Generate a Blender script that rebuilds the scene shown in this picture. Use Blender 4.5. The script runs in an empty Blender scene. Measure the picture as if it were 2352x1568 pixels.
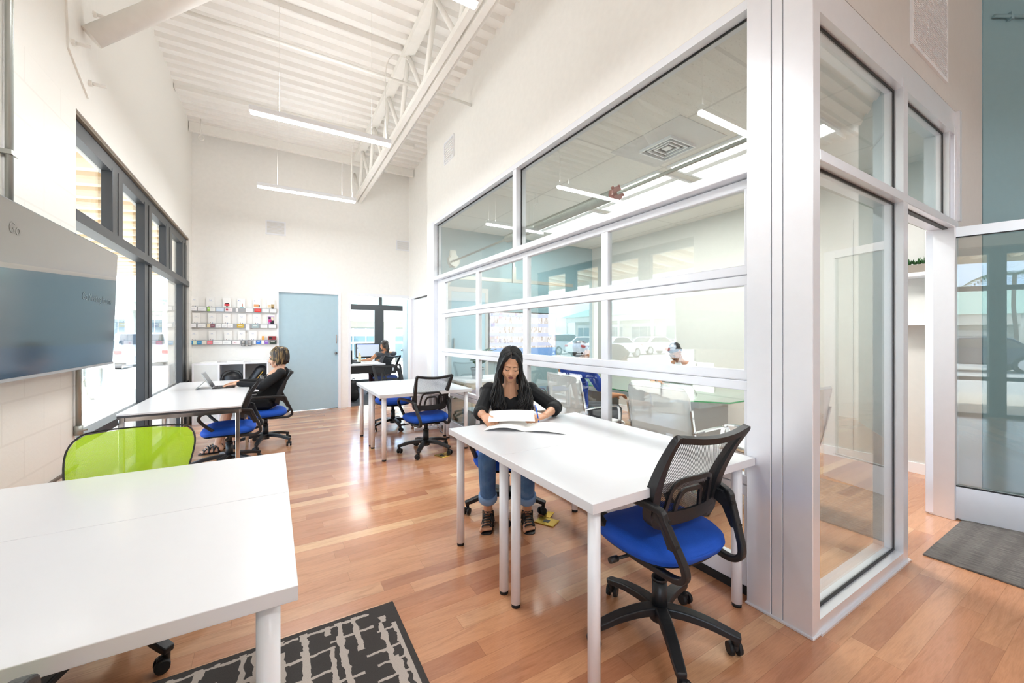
import bpy, bmesh, math, random
from mathutils import Vector, Matrix, Euler
random.seed(7)
PI = math.pi
S = bpy.context.scene
COL = S.collection

# ---------------------------------------------------------------- camera
cam_d = bpy.data.cameras.new('camera'); cam = bpy.data.objects.new('camera', cam_d); COL.objects.link(cam)
cam_d.sensor_width = 36.0; cam_d.lens = 36.0 * 914.67 / 2352.0
cam_d.shift_y = -13.0 / 2352.0
cam_d.clip_start = 0.02; cam_d.clip_end = 400
cam.location = (0, 0, 1.34); cam.rotation_euler = (PI / 2, 0, -math.radians(30.97))
S.camera = cam
# ---------------------------------------------------------------- exposure
S.view_settings.view_transform = 'Standard'; S.view_settings.look = 'None'
S.view_settings.exposure = 1.3; S.view_settings.gamma = 1.0; S.view_settings.use_curve_mapping = False
S.cycles.max_bounces = 14; S.cycles.diffuse_bounces = 7; S.cycles.glossy_bounces = 6
S.cycles.transmission_bounces = 8; S.cycles.transparent_max_bounces = 24
S.cycles.sample_clamp_indirect = 6.0; S.cycles.use_denoising = True
S.cycles.caustics_reflective = False; S.cycles.caustics_refractive = False
# ---------------------------------------------------------------- sky
W = bpy.data.worlds.new('sky'); S.world = W; W.use_nodes = True
nt = W.node_tree; nt.nodes.clear()
o = nt.nodes.new('ShaderNodeOutputWorld'); bg = nt.nodes.new('ShaderNodeBackground')
tc = nt.nodes.new('ShaderNodeTexCoord'); mp = nt.nodes.new('ShaderNodeMapping'); mp.inputs['Scale'].default_value = (2, 2, 5)
nz = nt.nodes.new('ShaderNodeTexNoise'); nz.inputs['Scale'].default_value = 1.6; nz.inputs['Detail'].default_value = 6
cr = nt.nodes.new('ShaderNodeValToRGB')
cr.color_ramp.elements[0].position = 0.42; cr.color_ramp.elements[0].color = (0.50, 0.70, 1.0, 1)
cr.color_ramp.elements[1].position = 0.62; cr.color_ramp.elements[1].color = (1.0, 1.0, 1.0, 1)
bg.inputs['Strength'].default_value = 3.4
for a, b in ((tc.outputs['Generated'], mp.inputs['Vector']), (mp.outputs[0], nz.inputs['Vector']),
             (nz.outputs['Fac'], cr.inputs['Fac']), (cr.outputs[0], bg.inputs['Color']), (bg.outputs[0], o.inputs['Surface'])):
    nt.links.new(a, b)
# ---------------------------------------------------------------- sun (over the car park, kept off the rooms by the roof)
sd = bpy.data.lights.new('sun', 'SUN'); sd.energy = 6.5; sd.angle = 0.02; sd.color = (1, 0.96, 0.9)
so = bpy.data.objects.new('sun', sd); COL.objects.link(so); so.location = (0, 0, 12)
so.rotation_euler = Vector((-0.46, -0.22, 1.0)).to_track_quat('Z', 'Y').to_euler()

# ================================================================ helpers
def lin(c):
    return tuple(((x / 12.92) if x <= 0.04045 else ((x + 0.055) / 1.055) ** 2.4) for x in c)
def hexc(h):
    return lin(tuple(int(h[i:i + 2], 16) / 255 for i in (0, 2, 4)))
MATS = {}
def mat(name, col, rough=0.5, metal=0.0, **k):
    if name in MATS: return MATS[name]
    if isinstance(col, str): col = hexc(col)
    m = bpy.data.materials.new(name); m.use_nodes = True
    b = m.node_tree.nodes['Principled BSDF']
    b.inputs['Base Color'].default_value = (*col, 1); b.inputs['Roughness'].default_value = rough
    b.inputs['Metallic'].default_value = metal
    if 'coat' in k: b.inputs['Coat Weight'].default_value = k['coat']; b.inputs['Coat Roughness'].default_value = k.get('coat_rough', 0.1)
    if 'spec' in k: b.inputs['Specular IOR Level'].default_value = k['spec']
    if 'sheen' in k: b.inputs['Sheen Weight'].default_value = k['sheen']
    if 'sss' in k: b.inputs['Subsurface Weight'].default_value = k['sss']; b.inputs['Subsurface Radius'].default_value = (0.02, 0.008, 0.004)
    if 'em' in k: b.inputs['Emission Color'].default_value = (*k.get('emc', col), 1); b.inputs['Emission Strength'].default_value = k['em']
    # a whisper of procedural variation in colour and surface
    t = m.node_tree; n = t.nodes.new('ShaderNodeTexNoise'); n.inputs['Scale'].default_value = k.get('nscale', 18.0); n.inputs['Detail'].default_value = 3
    c = t.nodes.new('ShaderNodeTexCoord'); t.links.new(c.outputs['Object'], n.inputs['Vector'])
    va = k.get('var', 0.04)
    mr = t.nodes.new('ShaderNodeMapRange'); mr.inputs['To Min'].default_value = 1 - va; mr.inputs['To Max'].default_value = 1 + va
    t.links.new(n.outputs['Fac'], mr.inputs['Value'])
    mx = t.nodes.new('ShaderNodeMix'); mx.data_type = 'RGBA'; mx.blend_type = 'MULTIPLY'; mx.inputs['Factor'].default_value = 1
    mx.inputs[6].default_value = (*col, 1); t.links.new(mr.outputs[0], mx.inputs[7]); t.links.new(mx.outputs[2], b.inputs['Base Color'])
    if k.get('bump'):
        bp = t.nodes.new('ShaderNodeBump'); bp.inputs['Strength'].default_value = k['bump']; bp.inputs['Distance'].default_value = 0.01
        n2 = t.nodes.new('ShaderNodeTexNoise'); n2.inputs['Scale'].default_value = k.get('bscale', 60.0); n2.inputs['Detail'].default_value = 4
        t.links.new(c.outputs['Object'], n2.inputs['Vector']); t.links.new(n2.outputs['Fac'], bp.inputs['Height']); t.links.new(bp.outputs[0], b.inputs['Normal'])
    MATS[name] = m; return m
class NT:
    """small node-graph writer"""
    def __init__(s, name):
        s.m = bpy.data.materials.new(name); s.m.use_nodes = True; s.t = s.m.node_tree; s.b = s.t.nodes['Principled BSDF']; MATS[name] = s.m
        s.out = s.t.nodes['Material Output']; s.tc = s.t.nodes.new('ShaderNodeTexCoord')
    def n(s, typ, **k):
        x = s.t.nodes.new('ShaderNode' + typ)
        for a, v in k.items(): setattr(x, a, v)
        return x
    def l(s, a, b): s.t.links.new(a, b)
    def math(s, op, a, b=None, c=None):
        x = s.n('Math', operation=op)
        for i, v in enumerate((a, b, c)):
            if v is None: continue
            if isinstance(v, (int, float)): x.inputs[i].default_value = v
            else: s.l(v, x.inputs[i])
        return x.outputs[0]
    def xyz(s, src=None):
        x = s.n('SeparateXYZ'); s.l(src or s.tc.outputs['Object'], x.inputs[0]); return x.outputs
    def comb(s, x, y, z):
        c = s.n('CombineXYZ')
        for i, v in enumerate((x, y, z)):
            if isinstance(v, (int, float)): c.inputs[i].default_value = v
            else: s.l(v, c.inputs[i])
        return c.outputs[0]
    def noise(s, vec, scale, detail=3, dist=0.0, rough=0.5):
        x = s.n('TexNoise'); x.inputs['Scale'].default_value = scale; x.inputs['Detail'].default_value = detail
        x.inputs['Distortion'].default_value = dist; x.inputs['Roughness'].default_value = rough; s.l(vec, x.inputs['Vector']); return x.outputs['Fac']
    def white(s, vec):
        x = s.n('TexWhiteNoise'); s.l(vec, x.inputs['Vector']); return x.outputs['Value']
    def ramp(s, f, stops, interp='LINEAR'):
        x = s.n('ValToRGB'); x.color_ramp.interpolation = interp
        while len(x.color_ramp.elements) < len(stops): x.color_ramp.elements.new(0.5)
        for e, (p, c) in zip(x.color_ramp.elements, stops): e.position = p; e.color = (*(hexc(c) if isinstance(c, str) else c), 1)
        s.l(f, x.inputs[0]); return x.outputs[0]
    def mix(s, f, a, b, mode='MIX'):
        x = s.n('Mix', data_type='RGBA', blend_type=mode)
        for i, v in ((0, f), (6, a), (7, b)):
            if isinstance(v, (int, float)): x.inputs[i].default_value = v
            elif isinstance(v, str): x.inputs[i].default_value = (*hexc(v), 1)
            elif isinstance(v, tuple): x.inputs[i].default_value = (*v, 1)
            else: s.l(v, x.inputs[i])
        return x.outputs[2]
    def bump(s, h, strength, dist=0.01):
        x = s.n('Bump'); x.inputs['Strength'].default_value = strength; x.inputs['Distance'].default_value = dist; s.l(h, x.inputs['Height']); s.l(x.outputs[0], s.b.inputs['Normal'])
    def base(s, c, rough=0.5):
        s.l(c, s.b.inputs['Base Color']); s.b.inputs['Roughness'].default_value = rough

class MB:
    """collects shapes into one bmesh"""
    cnt = 0
    def __init__(s): s.bm = bmesh.new()
    def _fin(s, verts, mi, smooth=False):
        fs = set()
        for v in verts:
            for f in v.link_faces: fs.add(f)
        for f in fs: f.material_index = mi; f.smooth = smooth
        return fs
    def box(s, a, b, mi=0, bev=0.0, M=None, seg=2):
        MB.cnt = (MB.cnt + 1) % 7; e_ = .00012 * MB.cnt; e_ = min(e_, .1 * min(abs(a[i] - b[i]) for i in range(3)))
        x0, y0, z0 = (min(a[i], b[i]) - e_ for i in range(3)); x1, y1, z1 = (max(a[i], b[i]) + e_ for i in range(3))
        r = bmesh.ops.create_cube(s.bm, size=1)['verts']
        for v in r: v.co = Vector(((v.co.x + .5) * (x1 - x0) + x0, (v.co.y + .5) * (y1 - y0) + y0, (v.co.z + .5) * (z1 - z0) + z0))
        s._fin(r, mi)
        if bev:
            es = set(e for v in r for e in v.link_edges)
            o = bmesh.ops.bevel(s.bm, geom=list(es), offset=bev, segments=seg, profile=.5, affect='EDGES', clamp_overlap=True)
            r = list(set(v for f in o['faces'] for v in f.verts) | set(v for v in r if v.is_valid))
            s._fin(r, mi, False)
        if M is not None:
            vs = set(v for v in r if v.is_valid)
            for v in vs: v.co = M @ v.co
        return s
    def cyl(s, p0, p1, r0, r1=None, seg=20, mi=0, caps=True, smooth=True):
        p0 = Vector(p0); p1 = Vector(p1); r1 = r0 if r1 is None else r1; d = p1 - p0
        q = d.to_track_quat('Z', 'Y').to_matrix().to_4x4(); q.translation = (p0 + p1) / 2
        r = bmesh.ops.create_cone(s.bm, cap_ends=caps, segments=seg, radius1=r0, radius2=r1, depth=d.length, matrix=q)['verts']
        for f in s._fin(r, mi, smooth):
            if len(f.verts) > 4: f.smooth = False
        return s
    def sph(s, c, r, mi=0, seg=16, M=None):
        m = Matrix.Translation(Vector(c)) @ (M or Matrix.Identity(4))
        if isinstance(r, (int, float)): r = (r, r, r)
        m = m @ Matrix.Diagonal((*r, 1))
        v = bmesh.ops.create_uvsphere(s.bm, u_segments=seg, v_segments=max(6, seg // 2), radius=1, matrix=m)['verts']
        s._fin(v, mi, True); return s
    def tube(s, pts, r, seg=10, mi=0, closed=False, caps=True, sq=None, smooth=True, up=None):
        """sweep a circle (or a rectangle sq=(w,h)) along pts; r may be a list"""
        pts = [Vector(p) for p in pts]; n = len(pts); rings = []
        if n < 2: return s
        upv = Vector(up) if up else None; prev = None
        for i, p in enumerate(pts):
            if closed: t = pts[(i + 1) % n] - pts[i - 1]
            else: t = pts[min(i + 1, n - 1)] - pts[max(i - 1, 0)]
            if t.length < 1e-9: t = Vector((0, 0, 1))
            t.normalize()
            if upv: u = upv - t * upv.dot(t)
            elif prev is None:
                a = Vector((0, 0, 1)) if abs(t.z) < .9 else Vector((1, 0, 0)); u = a - t * a.dot(t)
            else: u = prev - t * prev.dot(t)
            u.normalize(); prev = u; w = t.cross(u); rr = r[i] if isinstance(r, (list, tuple)) else r
            ring = []
            if sq:
                for (a, b) in ((-1, -1), (1, -1), (1, 1), (-1, 1)): ring.append(s.bm.verts.new(p + w * (a * sq[0] / 2 * (rr or 1)) + u * (b * sq[1] / 2 * (rr or 1))))
            else:
                for k in range(seg): an = 2 * PI * k / seg; ring.append(s.bm.verts.new(p + (w * math.cos(an) + u * math.sin(an)) * rr))
            rings.append(ring)
        m = len(rings[0]); rng = range(n) if closed else range(n - 1)
        for i in rng:
            A = rings[i]; B = rings[(i + 1) % n]
            for k in range(m):
                f = s.bm.faces.new((A[k], A[(k + 1) % m], B[(k + 1) % m], B[k])); f.material_index = mi; f.smooth = smooth and not sq
        if caps and not closed:
            for R_ in (rings[0][::-1], rings[-1]):
                f = s.bm.faces.new(R_); f.material_index = mi
        return s
    def prism(s, prof, h, M, mi=0, bev=0.0):
        """polygon prof [(x,y)..] extruded from z=0 to h in frame M"""
        a = [s.bm.verts.new(M @ Vector((x, y, 0))) for x, y in prof]; b = [s.bm.verts.new(M @ Vector((x, y, h))) for x, y in prof]
        n = len(prof); fs = [s.bm.faces.new(a[::-1]), s.bm.faces.new(b)]
        for i in range(n): fs.append(s.bm.faces.new((a[i], a[(i + 1) % n], b[(i + 1) % n], b[i])))
        for f in fs: f.material_index = mi
        if bev:
            es = set(e for f in fs[:2] for e in f.edges)
            bmesh.ops.bevel(s.bm, geom=list(es), offset=bev, segments=2, profile=.5, affect='EDGES', clamp_overlap=True)
        return s
    def quad(s, pts, mi=0):
        f = s.bm.faces.new([s.bm.verts.new(Vector(p)) for p in pts]); f.material_index = mi; return s
    def grid(s, fn, nu, nv, mi=0, smooth=True, th=None):
        V = [[s.bm.verts.new(Vector(fn(i / nu, j / nv))) for j in range(nv + 1)] for i in range(nu + 1)]
        fs = []
        for i in range(nu):
            for j in range(nv):
                f = s.bm.faces.new((V[i][j], V[i + 1][j], V[i + 1][j + 1], V[i][j + 1])); f.material_index = mi; f.smooth = smooth; fs.append(f)
        if th: 
            bmesh.ops.recalc_face_normals(s.bm, faces=fs)
            bmesh.ops.solidify(s.bm, geom=fs, thickness=th)
        return s
    def mesh(s, name, mats, recalc=True):
        if recalc: bmesh.ops.recalc_face_normals(s.bm, faces=s.bm.faces)
        me = bpy.data.meshes.new(name); s.bm.to_mesh(me); s.bm.free()
        for m in (mats if isinstance(mats, (list, tuple)) else [mats]): me.materials.append(m)
        return me
    def build(s, name, mats, parent=None, loc=None, rz=0, recalc=True):
        ob = bpy.data.objects.new(name, s.mesh(name, mats, recalc)); COL.objects.link(ob)
        if parent: ob.parent = parent
        if loc: ob.location = loc
        if rz: ob.rotation_euler = (0, 0, rz)
        return ob
def tag(ob, label=None, cat=None, group=None, kind=None):
    if label: ob['label'] = label
    if cat: ob['category'] = cat
    if group: ob['group'] = group
    if kind: ob['kind'] = kind
    return ob
def thing(name, label, cat, loc=(0, 0, 0), rz=0, group=None):
    ob = bpy.data.objects.new(name, None); COL.objects.link(ob); ob.location = loc; ob.rotation_euler = (0, 0, rz)
    ob.empty_display_size = 0.05
    return tag(ob, label, cat, group)
def struct(ob): ob['kind'] = 'structure'; return ob
def kids(ob): return [c for c in bpy.data.objects if c.parent == ob]
def dup(root, loc, rz, label, group=None):
    """copy a thing with its parts and sub-parts"""
    def cp(ob, parent):
        c = ob.copy(); COL.objects.link(c)
        if parent: c.parent = parent
        for k in kids(ob): cp(k, c)
        return c
    r = cp(root, None); r.location = loc
    if rz is not None: r.rotation_euler = (0, 0, rz)
    r['label'] = label
    if group: r['group'] = group
    return r
def T(x=0, y=0, z=0): return Matrix.Translation((x, y, z))
def arc(c, r, a0, a1, n, fn):
    return [fn(c[0] + r * math.cos(a0 + (a1 - a0) * i / n), c[1] + r * math.sin(a0 + (a1 - a0) * i / n)) for i in range(n + 1)]
def smoothpath(pts, n=6, closed=False):
    """catmull-rom through pts"""
    P = [Vector(p) for p in pts]; out = []; m = len(P)
    for i in range(m if closed else m - 1):
        g = (lambda k: P[k % m]) if closed else (lambda k: P[max(0, min(m - 1, k))])
        p0, p1, p2, p3 = g(i - 1), g(i), g(i + 1), g(i + 2)
        for j in range(n):
            t = j / n
            out.append(0.5 * ((2 * p1) + (p2 - p0) * t + (2 * p0 - 5 * p1 + 4 * p2 - p3) * t * t + (3 * p1 - p0 - 3 * p2 + p3) * t ** 3))
    if not closed: out.append(P[-1])
    return out

# ================================================================ materials
white = mat('white_paint', 'F3F2EF', 0.55, bump=0.05, bscale=90)
greyw = mat('light_grey_paint', 'C9CCCB', 0.5)
blue_wall = mat('blue_grey_paint', '86A6B0', 0.55, bump=0.04)
blue_door = mat('pale_blue_paint', 'AFCAD6', 0.4)
alum = mat('silver_aluminium', 'EDEFF6', 0.34, 0.55, var=0.02)
alum_l = mat('pale_aluminium', 'E8EBF2', 0.38, 0.1, var=0.02)
black_gasket = mat('black_gasket', '15171A', 0.5)
dark_frame = mat('dark_bronze_frame', '3C3F43', 0.4, 0.3)
brown_steel = mat('bare_steel_lintel', '8A7F70', 0.6)
table_white = mat('white_laminate', 'E0E2E7', 0.28, coat=0.25, coat_rough=0.12, var=0.01)
leg_white = mat('white_powder_coat', 'EEF0F5', 0.3, var=0.01)
blk = mat('black_plastic', '1B1C1F', 0.42, var=0.08, bump=0.05, bscale=250)
blk_gloss = mat('black_gloss', '0E0F12', 0.15)
rubber = mat('black_rubber', '101012', 0.6)
blue_fab = mat('blue_mesh_fabric', '0450C0', 0.75, bump=0.25, bscale=420, var=0.1)
chrome = mat('chrome', 'D9D9DC', 0.12, 1.0, var=0.01)
galv = mat('galvanised_steel', 'A8ABA6', 0.4, 0.7)
paper = mat('paper', 'F6F6F4', 0.7, var=0.01)
leather_w = mat('white_leather', 'F8F8FA', 0.4, bump=0.08, bscale=140)
leather_b = mat('black_leather', '1D1E22', 0.35, bump=0.15, bscale=120)
brass = mat('polished_brass', 'CDAA4C', 0.25, 0.9, var=0.15)
wood_l = mat('pale_wood', 'C9B79F', 0.5, var=0.1, nscale=6)
skin = mat('skin_warm', 'D09C7C', 0.5, sss=0.15, var=0.03)
skin_l = mat('skin_light', 'DDAE92', 0.5, sss=0.15, var=0.03)
skin_t = mat('skin_tan', 'B07A58', 0.5, sss=0.12, var=0.03)
lips = mat('dark_rose_lips', '85474A', 0.4)
brow = mat('dark_brow', '1E1613', 0.7)
nail = mat('plum_nail_varnish', '2E2440', 0.2)
denim = mat('blue_denim', '3A5C86', 0.85, var=0.28, nscale=9, bump=0.3, bscale=300)
denim_l = mat('faded_denim', '7C9CC4', 0.85, var=0.1)
blk_fab = mat('black_fabric', '0C0E12', 0.85, bump=0.15, bscale=180)
grey_fab = mat('heather_grey_fabric', '55565C', 0.9, var=0.2, nscale=120)
royal = mat('royal_blue_fabric', '1E3F98', 0.8)
white_fab = mat('white_fabric', 'E4E6EA', 0.8)
plaid = mat('dark_red_patterned_fabric', '4A2730', 0.85, var=0.5, nscale=30)
leafm = mat('green_leaf', '3E6B3E', 0.45, var=0.3, nscale=25)
stemm = mat('green_stem', '56713E', 0.6)
potm = mat('grey_pot', '9FA6AC', 0.5)
soil = mat('dark_soil', '2A211B', 0.9)
led = mat('led_diffuser', 'FFFFFF', 0.4, em=14, emc=(1, 0.97, 0.92), var=0)
troffer_m = mat('troffer_lens', 'FFFFFF', 0.4, em=2.2, emc=(1, 0.96, 0.88), var=0)

def glass_mat(name, tint, f0=0.07, rough=0.0):
    g = NT(name); t = g.t; t.nodes.remove(g.b)
    tr = g.n('BsdfTransparent'); tr.inputs[0].default_value = (*tint, 1)
    gl = g.n('BsdfGlossy'); gl.inputs['Roughness'].default_value = rough; gl.inputs[0].default_value = (1, 1, 1, 1)
    lw = g.n('LayerWeight'); lw.inputs['Blend'].default_value = 0.5
    f = g.math('ADD', g.math('MULTIPLY', g.math('POWER', lw.outputs['Facing'], 3.0), 0.75), f0)
    mx = g.n('MixShader'); g.l(f, mx.inputs[0]); g.l(tr.outputs[0], mx.inputs[1]); g.l(gl.outputs[0], mx.inputs[2]); g.l(mx.outputs[0], g.out.inputs['Surface'])
    return g.m
glass = glass_mat('window_glass', (0.97, 0.985, 0.98), 0.05)
glass_p = glass_mat('partition_glass', (0.90, 0.93, 0.915), 0.06)
glass_g = glass_mat('table_glass', (0.80, 0.93, 0.86), 0.12)
green_edge = mat('green_glass_edge', '2E9A5E', 0.15)

# wood floor: strips run along x
g = NT('wood_floor'); X, Y, Z = g.xyz()
w_, L_ = 0.093, 0.92
row = g.math('FLOOR', g.math('DIVIDE', Y, w_))
rr = g.white(g.comb(row, 3.7, 0))
xs = g.math('ADD', g.math('DIVIDE', X, L_), g.math('MULTIPLY', rr, 7.3))
blk_i = g.math('FLOOR', xs); rid = g.white(g.comb(row, blk_i, 1.3)); rid2 = g.white(g.comb(row, blk_i, 9.1))
gv = g.comb(g.math('ADD', g.math('MULTIPLY', X, 1.1), g.math('MULTIPLY', rid, 40)), g.math('ADD', g.math('MULTIPLY', Y, 8.0), g.math('MULTIPLY', rid2, 30)), 0)
n1 = g.noise(gv, 2.2, 5, 1.6, 0.55); fine = g.noise(g.comb(g.math('MULTIPLY', X, 6), g.math('MULTIPLY', Y, 90), rid), 3.0, 3)
colr = g.ramp(rid, [(0.0, 'AF7758'), (0.3, 'C48B66'), (0.55, 'CE9872'), (0.8, 'BE825E'), (1.0, 'E0B58C')])
grain = g.ramp(n1, [(0.25, (0.60, 0.50, 0.45)), (0.45, (0.92, 0.9, 0.88)), (0.58, (1.05, 1.05, 1.05)), (0.75, (0.78, 0.72, 0.68))])
c = g.mix(0.55, colr, grain, 'MULTIPLY')
c = g.mix(0.22, c, g.ramp(fine, [(0.3, (0.6, 0.55, 0.5)), (0.6, (1.1, 1.1, 1.1))]), 'MULTIPLY')
fy = g.math('ABSOLUTE', g.math('SUBTRACT', g.math('FRACT', g.math('DIVIDE', Y, w_)), 0.5)); fx = g.math('ABSOLUTE', g.math('SUBTRACT', g.math('FRACT', xs), 0.5))
seam = g.math('MAXIMUM', g.math('GREATER_THAN', fy, 0.488), g.math('GREATER_THAN', fx, 0.4985))
c = g.mix(g.math('MULTIPLY', seam, 0.28), c, '5C3826')
g.base(c, 0.26); g.b.inputs['Coat Weight'].default_value = 0.5; g.b.inputs['Coat Roughness'].default_value = 0.13
g.bump(g.math('SUBTRACT', g.math('MULTIPLY', n1, 0.15), g.math('MULTIPLY', seam, 0.3)), 0.12, 0.004)
floor_m = g.m

# painted concrete block (wall in the y-z plane)
g = NT('painted_block'); X, Y, Z = g.xyz()
cz = g.math('DIVIDE', Z, 0.2037); r_ = g.math('FLOOR', cz); off = g.math('MULTIPLY', g.math('MODULO', r_, 2.0), 0.5)
cy = g.math('ADD', g.math('DIVIDE', Y, 0.407), off)
az = g.math('ABSOLUTE', g.math('SUBTRACT', g.math('FRACT', cz), 0.5)); ay = g.math('ABSOLUTE', g.math('SUBTRACT', g.math('FRACT', cy), 0.5))
jt = g.math('MAXIMUM', g.math('GREATER_THAN', az, 0.474), g.math('GREATER_THAN', ay, 0.487))
low = g.math('LESS_THAN', Z, 2.83); jt = g.math('MULTIPLY', jt, low)
g.base(g.mix(g.math('MULTIPLY', jt, 0.12), 'EEECE6', 'A9A298'), 0.38)
nn = g.noise(g.tc.outputs['Object'], 45, 5)
g.bump(g.math('SUBTRACT', g.math('MULTIPLY', nn, 0.5), jt), 0.3, 0.006); block_m = g.m

# lime mesh, black mesh: real holes
def net(name, col, pitch, hole, rough=0.6, diag=True):
    g = NT(name); X, Y, Z = g.xyz()
    p = 2 * PI / pitch
    a = g.math('SINE', g.math('MULTIPLY', g.math('ADD', X, Z) if diag else X, p)); b = g.math('SINE', g.math('MULTIPLY', g.math('SUBTRACT', X, Z) if diag else Z, p))
    h = g.math('GREATER_THAN', g.math('MULTIPLY', a, b), hole)
    g.b.inputs['Base Color'].default_value = (*hexc(col), 1); g.b.inputs['Roughness'].default_value = rough
    tr = g.n('BsdfTransparent'); mx = g.n('MixShader'); g.l(h, mx.inputs[0]); g.l(g.b.outputs[0], mx.inputs[1]); g.l(tr.outputs[0], mx.inputs[2]); g.l(mx.outputs[0], g.out.inputs['Surface'])
    return g.m
blk_net = net('black_mesh_net', '1A1B1E', 0.0075, 0.05, diag=False)
lime_net = net('lime_mesh_net', 'B2DA12', 0.0062, 0.62)

# ================================================================ the setting
struct(MB().box((-1.35, -4.2, -0.12), (8.2, 8.05, 0)).build('floor', floor_m))
g = NT('dark_carpet'); n_ = g.noise(g.tc.outputs['Object'], 240, 2); g.base(g.ramp(n_, [(0.35, '2B2C30'), (0.7, '5A5B60')]), 0.95)
struct(MB().box((0.9, 8.05, -0.12), (3.3, 11.0, 0)).build('floor', g.m))

b = MB()
for y0, y1 in ((-4.2, -3.6), (-0.4, 3.674), (7.76, 8.15)): b.box((-1.348, y0, 0), (-1.098, y1, 2.82))
b.box((-1.348, -4.2, 2.82), (-1.098, 8.15, 4.9)); struct(b.build('wall_left', block_m))
b = MB()   # wall_back with the two door openings
b.box((-1.35, 8.0, 0), (0.06, 8.1, 2.13)); b.box((1.06, 8.0, 0), (1.236, 8.1, 2.13)); b.box((2.365, 8.0, 0), (2.5, 8.1, 2.13)); b.box((-1.35, 8.0, 2.13), (2.5, 8.1, 4.9))
struct(b.build('wall_back', white))
b = MB()   # side wall with white door
b.box((2.37, 7.86, 0), (2.47, 8.0, 2.11)); b.box((2.37, 6.0, 0), (2.47, 6.6, 2.11)); b.box((2.37, 6.0, 2.11), (2.47, 8.0, 4.9)); b.box((2.06, 5.93, 0), (2.47, 6.0, 4.9))
struct(b.build('wall_side', white))
b = MB(); b.box((2.06, 5.75, 0), (2.16, 5.93, 4.9)); b.box((2.06, 0.83, 3.02), (2.16, 5.75, 4.9)); struct(b.build('wall_right', white))
b = MB(); b.box((2.062, 0.835, 2.99), (5.1, 0.935, 4.9)); b.box((4.34, 0.835, 0), (5.1, 0.935, 2.99)); struct(b.build('wall_front', mat('warm_grey_paint', 'CFCCCA', 0.5)))
b = MB(); b.box((0, 0, 0), (3.2, 0.1, 4.9)); struct(b.build('wall_blue', blue_wall, loc=(5.1, 0.83, 0), rz=-math.radians(30.97)))
struct(MB().box((-1.35, -4.3, 0), (8.2, -4.2, 4.9)).build('wall_rear', white))
b = MB(); b.box((8.1, -4.2, 0), (8.2, -0.6, 4.9)); struct(b.build('wall_end', white))
# meeting room shell
b = MB(); b.box((2.16, 5.93, 0), (5.5, 6.03, 3.3)); struct(b.build('wall_meeting_far', blue_wall))
b = MB(); b.box((5.4, 0.935, 0), (5.5, 5.93, 3.3)); struct(b.build('wall_meeting_side', mat('soft_white_paint', 'D2D2CE', 0.5)))
b = MB(); b.box((2.2, 0.94, 0), (2.21, 0.95, 0.01)); b.box((5.385, 0.94, 0), (5.4, 5.93, 0.1)); struct(b.build('baseboard_meeting_side', leg_white))
b = MB(); b.box((5.393, 1.80, 0.1), (5.4, 1.812, 2.6)); struct(b.build('trim_1', greyw))
# acoustic ceiling of the meeting room
g = NT('acoustic_tile'); X, Y, Z = g.xyz()
fx = g.math('ABSOLUTE', g.math('SUBTRACT', g.math('FRACT', g.math('DIVIDE', g.math('ADD', X, -3.40), 0.61)), 0.5)); fy = g.math('ABSOLUTE', g.math('SUBTRACT', g.math('FRACT', g.math('DIVIDE', g.math('ADD', Y, -1.40), 1.27)), 0.5))
gl_ = g.math('MAXIMUM', g.math('GREATER_THAN', fx, 0.481), g.math('GREATER_THAN', fy, 0.491))
sp = g.noise(g.comb(X, g.math('MULTIPLY', Y, 2.2), Z), 55, 4, 0.6)
c = g.mix(g.math('MULTIPLY', g.math('LESS_THAN', sp, 0.36), 0.35), 'EAE8E4', 'A3A19B'); c = g.mix(g.math('MULTIPLY', gl_, 0.35), c, 'A8A8A4')
g.base(c, 0.8); g.bump(sp, 0.25, 0.003)
struct(MB().box((2.16, 0.935, 3.05), (5.4, 5.93, 3.1)).build('ceiling', g.m))
# corrugated steel roof deck, ribs running across the room
b = MB(); prof = []; y = -4.2; z0, z1 = 4.585, 4.635
while y < 8.0:
    prof += [(y, z0), (y + 0.085, z0), (y + 0.105, z1), (y + 0.17, z1), (y + 0.19, z0)]; y += 0.19
V0 = [b.bm.verts.new((-1.1, p[0], p[1])) for p in prof]; V1 = [b.bm.verts.new((8.15, p[0], p[1])) for p in prof]
for i in range(len(prof) - 1):
    if prof[i] != prof[i + 1]: b.bm.faces.new((V0[i], V0[i + 1], V1[i + 1], V1[i]))
bmesh.ops.remove_doubles(b.bm, verts=b.bm.verts, dist=1e-5)
b.box((-1.4, -4.4, 4.9), (8.3, 8.15, 5.0))
struct(b.build('ceiling', mat('white_steel_deck', 'F1EFEB', 0.5)))
b = MB(); b.box((2.06, 8.1, 2.62), (3.3, 11, 2.7)); b.box((0.9, 8.1, 2.62), (2.06, 11, 2.7)); struct(b.build('ceiling', white))
b = MB(); b.box((0.9, 8.1, 0), (1.0, 11.0, 2.62)); b.box((3.2, 8.1, 0), (3.3, 11.0, 2.62)); struct(b.build('wall_office', white))

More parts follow.
